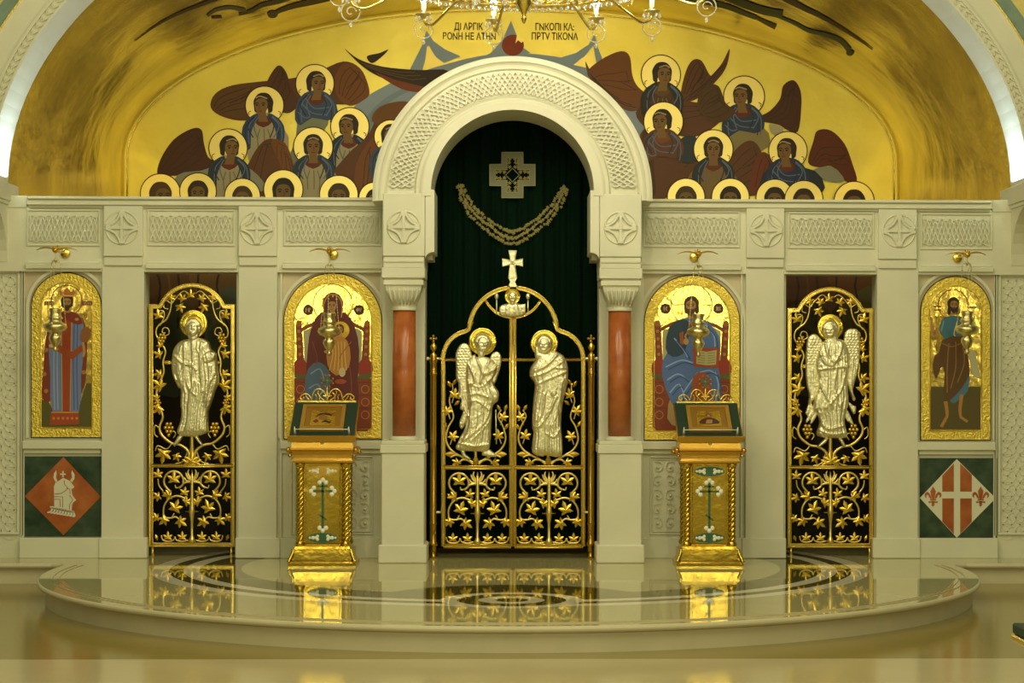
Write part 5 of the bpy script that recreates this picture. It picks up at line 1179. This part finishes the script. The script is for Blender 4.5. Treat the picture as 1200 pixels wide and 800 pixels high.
PRO = [(0, 412), (2.6, 411.2), (3.2, 409), (2.0, 406.8), (2.2, 405.8), (5.2, 402), (7.4, 397), (6.8, 393.4), (4.6, 391.6), (5, 390), (11.5, 387.5), (13.8, 383.2), (12.5, 379.5), (7.6, 377.2), (6.8, 374.8), (8.6, 373.2), (8.4, 371.8), (6.8, 370), (6.4, 366), (7.6, 362.6), (7.2, 361.6), (6.2, 362.6), (5.6, 366), (0, 367)]
def oil_lamp(px, off, c, label):
    y = -.35; T = thing('oil_lamp', label, 'hanging lamp', 'hanging oil lamps in front of the icons')
    x = c.x; k = 1/(S_*16/15.65); z = lambda py: PZ(py+off, y, px)
    mb = MB(); mb.lathe([(r*k, z(py)) for r, py in PRO], x, y, 24); mb.build('bowl', 'lamp_brass', T)
    zt = z(305); mb = MB(); mb.ball((x, y, zt), .013, n=10); mb.tube([(x, y, zt+.01), (x, y, c.z-.027)], .003, 5); mb.lathe([(.012, zt-.012), (.016, zt-.016), (.004, zt-.022)], x, y, 12); mb.build('hanging_cap', 'lamp_brass', T)
    for j in range(3):
        a = 2*pi*j/3+.5; mb = MB(); r1 = 12.5*k
        arm = [(x+r*cos(a), y+r*sin(a), zz_) for r, zz_ in ((.006, zt-.01), (.028, zt-.004), (.040, zt-.03), (.042, zt-.06))]; mb.tube(spline(arm, 4), .0035, 5)
        e = arm[-1]; g = (x+r1*cos(a), y+r1*sin(a), z(380)); n = 22
        for i in range(n):
            t = i/(n-1); p = [e[q]+(g[q]-e[q])*t for q in range(3)]; mb.ball(p, .0042 if i not in (0, 10, n-1) else .008, n=6)
        mb.tube([e, g], .0016, 4); mb.build('chain', 'lamp_brass', T)
mat('lamp_brass', (.72, .62, .30), .3, 1)
DV = [(65, 293, 62, 0, 'leftmost'), (386, 294.5, 381, 5, 'second'), (818.5, 297.5, 821.5, 6, 'third'), (1133.5, 298.5, 1134.5, 3, 'rightmost')]
NM = ['the crowned man icon', 'the enthroned woman icon', 'the enthroned man icon', 'the barefoot man icon']
for i, (dx_, dy_, lx, off, w_) in enumerate(DV):
    c = dove(dx_, dy_, .0, 0, 'gold dove bracket with spread wings above ' + NM[i])
    oil_lamp(dx_, off, c, 'brass oil lamp hanging on chains in front of ' + NM[i])

# ------------------------------------------------------------------ lecterns with framed icons on them
def lectern(X, label, nm):
    T = thing('lectern', label, 'lectern', 'gilded lecterns either side of the gate'); yf, yb = -.68, -.26; ym = (yf+yb)/2; hd_ = (yb-yf)/2
    def loft(levels, m, name):
        mb = MB(); L = []
        for h, z, ex in levels: L += [(X-h, ym-hd_-ex, z), (X+h, ym-hd_-ex, z), (X+h, ym+hd_+ex, z), (X-h, ym+hd_+ex, z)]
        n = len(levels); mb.raw(L, [(i*4+k, i*4+(k+1) % 4, (i+1)*4+(k+1) % 4, (i+1)*4+k) for i in range(n-1) for k in range(4)] + [(0, 1, 2, 3), tuple(range(4*n-4, 4*n))])
        return mb, lambda: mb.build(name, m, T)
    mb, fin = loft([(.262, 0, 0), (.262, .022, 0), (.254, .034, -.008), (.244, .042, -.018), (.238, .05, -.024), (.236, .09, -.026), (.234, .122, -.028), (.216, .128, -.044), (.214, .15, -.046), (.205, .158, -.054)], 'lectern_polish', 'base')
    for d in (-1, 1): mb.tube(spline([(X+d*.258, yf-.002, .03), (X+d*.245, yf+.014, .06), (X+d*.228, yf+.036, .10), (X+d*.224, yf+.044, .13)], 3), .016, 6)
    fin()
    mb = MB(); mb.box(X-.165, X+.165, yf+.085, yb-.06, .15, .80); mb.box(X-.135, X+.135, yf+.075, yf+.09, .17, .785)
    mb.build('body', 'lectern_polish', T)
    for dx in (-1, 1):
        for yy in (yf+.082, yb-.08):
            mb = MB(); cx = X+dx*.178; N = 60
            for st in range(3): mb.tube([(cx+.017*cos(2*pi*(i/N*5+st/3)), yy+.017*sin(2*pi*(i/N*5+st/3)), .185+.585*i/N) for i in range(N+1)], .0165, 6)
            mb.lathe([(.04, .155), (.042, .17), (.034, .185), (.03, .19)], cx, yy, 14); mb.lathe([(.03, .765), (.036, .775), (.042, .79), (.04, .80)], cx, yy, 14); mb.build('twisted_column', 'lectern_polish', T)
    mb, fin = loft([(.205, .80, -.05), (.232, .805, -.026), (.238, .82, -.02), (.225, .84, -.032), (.228, .865, -.03), (.250, .895, -.01), (.268, .905, .01), (.268, .918, .01), (.24, .922, -.018), (.235, .99, -.02), (.24, .995, -.01)], 'lectern_gold', 'cornice')
    for d in (-1, 1):
        mb.ball((X+d*.262, yf-.004, .905), .022, n=10); mb.ball((X+d*.25, yf+.01, .86), .016, n=8); mb.ball((X+d*.268, yf+.25, .885), .022, n=8)
    fin()
    mb = MB(); mb.ball((X-.0, yf+.018, .958), .014, n=10); mb.build('knob', 'pearl', T)
    # sloping desk
    o = Vector((X, yf-.035, 1.0)); dv = Vector((0, .43, .27)); Ld = dv.length; dv.normalize(); dn = Vector((0, -dv.z, dv.y))
    D = lambda u, v, w: tuple(o+Vector((u, 0, 0))+dv*v+dn*w)
    def slab(mb, u0, u1, v0, v1, w0, w1): mb.raw([D(u, v, w) for u in (u0, u1) for v in (v0, v1) for w in (w0, w1)], [(0, 1, 3, 2), (4, 6, 7, 5), (0, 4, 5, 1), (2, 3, 7, 6), (0, 2, 6, 4), (1, 5, 7, 3)])
    mb = MB(); slab(mb, -.258, .258, -.005, Ld+.005, -.03, -.004); mb.prism([(X-.24, yf+.02, .99), (X-.24, yf+.36, .99), (X-.24, yf+.36, 1.22)], (.48, 0, 0)); slab(mb, -.262, .262, -.014, 0, -.03, .022); mb.build('desk', 'lectern_gold', T)
    mb = MB(); slab(mb, -.250, .250, .004, Ld-.004, -.004, .004); mb.build('green_cloth', 'dark_cloth', T)
    mb = MB(); mb.tube([D(-.21, .045, .05), D(.21, .045, .05)], .004, 6)
    for d in (-1, 1): mb.tube([D(d*.21, .045, .0), D(d*.21, .045, .075)], [.012, .003], 6)
    mb.build('guard_rail', 'pearl', T)
    # openwork crest with a small cross
    yc = yb+.005; zb = 1.275; mb = MB(); W = lambda u, v: (X+u, yc, zb+v)
    mb.box(X-.235, X+.235, yc-.012, yc+.012, zb-.01, zb+.012)
    for d in (-1, 1):
        for pts in ([(0, .01), (.02, .07), (.05, .10), (.085, .10), (.11, .07), (.12, .03), (.13, .012)], [(.02, .012), (.05, .03), (.075, .07), (.07, .09)], [(.06, .012), (.062, .05), (.04, .075)], [(.09, .012), (.085, .045), (.10, .06)], [(.12, .02), (.15, .055), (.18, .062), (.205, .05), (.215, .03), (.20, .018), (.185, .028), (.19, .04)], [(.14, .012), (.16, .03), (.17, .05)], [(0, .012), (.01, .04), (.035, .05)]):
            mb.tube([W(d*a, b) for a, b in spline(pts, 4)], .0062, 6)
    mb.box(X-.006, X+.006, yc-.006, yc+.006, zb+.04, zb+.13); crest = mb.build('crest', 'gold', T)
    mb = MB(); cz = zb+.165
    for a, b in ((.045, .012), (.012, .045)): mb.box(X-a, X+a, yc-.008, yc+.008, cz-b, cz+b)
    mb.build('crest_cross', 'enamel_green', crest)
    mb = MB()
    for a in range(4):
        t = a*pi/2
        for v in (-.018, .018): mb.ball((X+.045*cos(t)-v*sin(t), yc-.006, cz+.045*sin(t)+v*cos(t)), .011, n=8, sc=(1, .6, 1))
    mb.ball((X, yc-.006, cz), .012, n=8, sc=(1, .6, 1)); mb.build('crest_studs', 'red_marble', crest)
    # enamelled cross and two oval plates on the front panel
    yp = yf+.073; zq = lambda v: .155+(663-v-23)*0+v
    mb = MB()
    for u0, u1, z0, z1 in ((-.009, .009, .29, .645), (-.075, .075, .572, .588), (-.04, .04, .613, .625)): mb.box(X+u0, X+u1, yp-.004, yp+.002, z0, z1, bev=0)
    mb.prism([(X-.03, yp-.004, .39), (X-.03, yp-.004, .403), (X+.03, yp-.004, .362), (X+.03, yp-.004, .349)], (0, .006, 0)); cr = mb.build('inlay_cross', 'enamel_green', T)
    mb = MB()
    for u, z in ((0, .668), (-.024, .648), (.024, .648), (-.092, .58), (-.07, .604), (-.07, .556), (.092, .58), (.07, .604), (.07, .556), (0, .272), (-.024, .292), (.024, .292)): mb.ball((X+u, yp, z), .019, n=10, sc=(1, .35, 1))
    mb.build('pearl_studs', 'pearl', cr)
    for zc in (.738, .215):
        mb = MB(); n = 24; mb.prism([(X+.12*cos(2*pi*k/n), yp-.003, zc+.038*sin(2*pi*k/n)) for k in range(n)], (0, .005, 0)); pl = mb.build('oval_plate', 'enamel_green' if zc < .5 or X > 0 else 'lectern_gold', T)
        mb = MB()
        for d in (-1, 1):
            for u, v, r in ((.075, 0, .016), (.04, .012, .014), (.04, -.012, .014), (.054, 0, .014)): mb.ball((X+d*u, yp-.003, zc+v), r, n=8, sc=(1, .35, 1))
            mb.ball((X+d*.1, yp-.003, zc), .011, n=8, sc=(1, .35, 1))
        mb.build('pearl_studs', 'pearl', pl)
    # the small framed icon resting on the desk
    I = thing('framed_icon', nm[0], 'icon', 'small framed icons on the lecterns'); uc = -.008 if X < 0 else .004
    def slab2(mb, u0, u1, v0, v1, w0, w1): slab(mb, uc+u0, uc+u1, v0, v1, w0, w1)
    mb = MB(); v0, v1 = .075, .435
    for a in ((-.17, .17, v0, v0+.035, .006, .034), (-.17, .17, v1-.03, v1, .006, .03), (-.17, -.14, v0+.035, v1-.03, .006, .03), (.14, .17, v0+.035, v1-.03, .006, .03)): slab2(mb, *a)
    mb.build('frame', 'gold_wood', I)
    mb = MB(); slab2(mb, -.14, .14, v0+.03, v1-.03, .006, .018); mb.build('mount', 'gold_wood_dark', I)
    mb = MB(); slab2(mb, -.095, .095, v0+.075, v1-.075, .018, .021); mb.build('gold_panel', 'icon_gold', I)
    A = Art(fn=lambda a, b, off: D(uc+a, v0+.18+b, .0215+off)); nm[1](A); A.build('painting', I)
mat('lectern_gold', (.70, .42, .08), .26, 1, bump=(12, .08, .01))
mat('gold_wood', (.50, .29, .05), .35, .5); mat('gold_wood_dark', (.34, .18, .03), .35, .4)
def pic_a(A):
    A.poly([(-.06, .0), (-.04, .05), (.0, .068), (.05, .055), (.07, .02), (.05, .03), (.0, .045), (-.04, .025)], '3c1a0c', 3); A.ell(.0, .0, .035, .03, '8a5a24'); A.poly([(-.08, -.05), (-.05, -.02), (-.03, -.05), (-.05, -.075)], '7c2410'); A.poly([(-.01, -.07), (.02, -.03), (.07, -.07), (.05, -.08), (.02, -.06)], '2c1a10'); A.poly([(.02, -.01), (.05, -.03), (.08, -.06), (.06, -.04)], '2c1a10')
def pic_b(A):
    A.ell(0, .045, .032, .036, 'caa048', 20, True); A.ell(0, .04, .02, .028, '6a3418'); A.ell(0, .036, .013, .019, 'a87c48'); A.poly([(-.075, -.075), (-.06, -.02), (-.02, .005), (.02, .005), (.06, -.02), (.075, -.075)], '4c1810', 2); A.poly([(-.03, -.075), (-.02, -.02), (.03, -.02), (.02, -.075)], '9a7a4a'); A.poly([(.03, -.075), (.04, -.03), (.055, -.04), (.06, -.075)], '26405a')
lectern(-1.478, 'gilded lectern with twisted columns, standing before the enthroned woman icon', ('small framed icon of a dark curled shape, on the left lectern', pic_a))
lectern(1.553, 'gilded lectern with twisted columns, standing before the enthroned man icon', ('small framed icon of a haloed bust, on the right lectern', pic_b))

# ------------------------------------------------------------------ crystal chandelier hanging in front of the screen
ch = thing('crystal_chandelier', 'gilded crystal chandelier with candle bulbs hanging at the top', 'chandelier'); YH = -3.0
hx = P(614, 10, YH).x; z0 = 4.02
mb = MB(); mb.lathe([(0, 3.81), (.012, 3.82), (.02, 3.85), (.012, 3.87), (.03, 3.90), (.06, 3.94), (.055, 3.96), (.09, 3.985), (.10, 4.02), (.05, 4.06), (.04, 4.12), (.08, 4.2), (.12, 4.3), (.06, 4.4), (.035, 4.5), (.05, 4.8), (.03, 5.0), (.02, 5.1)], hx, YH, 24); mb.tube([(hx, YH, 5.0), (hx, YH, 7.6)], .012, 6); mb.build('stem', 'gold', ch)
R1 = .86; mb = MB(); mb.tube([(hx+R1*cos(2*pi*k/64), YH+R1*sin(2*pi*k/64), z0+.075) for k in range(64)], .012, 6, closed=True)
for k in range(64):
    a = 2*pi*k/64; mb.tube([(hx+(R1-.01)*cos(a), YH+(R1-.01)*sin(a), z0+.09), (hx+(R1+.01)*cos(a+.05), YH+(R1+.01)*sin(a+.05), z0+.115), (hx+(R1-.01)*cos(a+.098), YH+(R1-.01)*sin(a+.098), z0+.09)], .006, 4)
mb.build('ring', 'gold', ch)
mb = MB()
for k in range(120):
    a = 2*pi*k/120; mb.ball((hx+R1*cos(a), YH+R1*sin(a), z0+.045), .015, n=6, sc=(1, 1, 1.3))
for k in range(40):
    a = 2*pi*k/40
    for j in range(9):
        t = j/8; r = .12+(R1-.12)*t; mb.ball((hx+r*cos(a), YH+r*sin(a), z0+.10+.35*(1-t)**2-.10*sin(pi*t)), .012, n=6)
props(mb.build('crystal_strands', 'crystal', ch), kind='stuff')
mb = MB(); rg = random.Random(9)
for k in range(70):
    a = rg.uniform(0, 2*pi); r = rg.uniform(.15, .8); z = z0+rg.uniform(.04, .14); mb.ball((hx+r*cos(a), YH+r*sin(a), z), rg.uniform(.012, .022), n=6, sc=(1, 1, 1.8))
props(mb.build('crystal_drops', 'crystal', ch), kind='stuff')
for deg in (164, 125.5, 100, 64.5, 42, 3, 335, 305, 275, 240, 215, 190):
    a = radians(deg); ca, sa = cos(a), sin(a); q = lambda r, z: (hx+r*ca, YH+r*sa, z0+z)
    mb = MB(); mb.tube([q(r, z) for r, z in spline([(.3, .16), (.55, .10), (.8, .06), (1.0, -.02), (1.12, -.06), (1.20, -.03), (1.22, .02)], 4)], .010, 6); mb.tube([q(r, z) for r, z in spline([(.86, .07), (.92, .13), (1.0, .12), (1.02, .06), (.98, .04)], 4)], .007, 5)
    arm = mb.build('arm', 'gold', ch)
    ex, ey = hx+1.22*ca, YH+1.22*sa
    mb = MB(); mb.lathe([(.008, z0-.01), (.02, z0+.005), (.055, z0+.03), (.06, z0+.036), (.022, z0+.03), (.018, z0+.06)], ex, ey, 16); mb.build('drip_cup', 'lamp_brass', arm)
    mb = MB(); mb.lathe([(.017, z0+.05), (.017, z0+.11), (.012, z0+.112)], ex, ey, 12); mb.build('candle', 'candle', arm)
    mb = MB(); mb.lathe([(.0, z0+.11), (.016, z0+.115), (.028, z0+.145), (.024, z0+.175), (.008, z0+.21), (0, z0+.22)], ex, ey, 12); mb.build('bulb', 'bulb', arm)
    mb = MB(); N = 20
    mb.tube([(ex+.064*cos(2*pi*k/N), ey, z0-.075+.064*sin(2*pi*k/N)) for k in range(N)], .0045, 5, closed=True); mb.tube([(ex+.04*cos(5.5*k/14)*(1-k/20), ey, z0-.075+.04*sin(5.5*k/14)*(1-k/20)) for k in range(15)], .004, 5)
    for k in range(6):
        t = 2*pi*k/6; mb.ball((ex+.055*cos(t), ey+.055*sin(t), z0-.0), .010, n=6, sc=(1, 1, 2))
    mb.ball((ex, ey, z0-.165), .012, n=8, sc=(1, 1, 1.8)); mb.build('crystal_pendants', 'crystal', arm)
    l = bpy.data.lights.new('candle_light', 'POINT'); l.energy = 19; l.color = (1, .88, .6); l.shadow_soft_size = .03
    lo = bpy.data.objects.new('candle_light', l); scn.collection.objects.link(lo); lo.location = (ex, ey, z0+.34)

# ------------------------------------------------------------------ corner of a low stand at the right edge, on the nave floor
def Pz(px, py, z):
    d = F + RV*((px-PCX)/FPX) - UV*((py-PCY)/FPX); return CAM + d*((z-CAM.z)/d.z)
st = thing('reading_stand', 'dark green topped stand with gold rim at the right edge of the picture', 'stand')
c = Pz(1184.5, 731.5, .84); x0, y1 = c.x, c.y; x1, yy0 = x0+.55, y1-.50
mb = MB(); mb.box(x0+.003, x1-.003, yy0+.003, y1-.003, .818, .845, bev=.004); mb.build('top', 'dark_cloth', st)
mb = MB()
for a in ((x0, x0+.02, yy0, y1), (x1-.02, x1, yy0, y1), (x0+.02, x1-.02, yy0, yy0+.02), (x0+.02, x1-.02, y1-.02, y1)): mb.box(*a, .800, .817, bev=.003)
mb.build('rim', 'polished_gold', st)
mb = MB(); mb.box(x0+.12, x1-.12, yy0+.12, y1-.12, FZ+.06, .80); mb.box(x0+.07, x1-.07, yy0+.07, y1-.07, FZ, FZ+.07, bev=.02); mb.build('pedestal', 'lectern_gold', st)
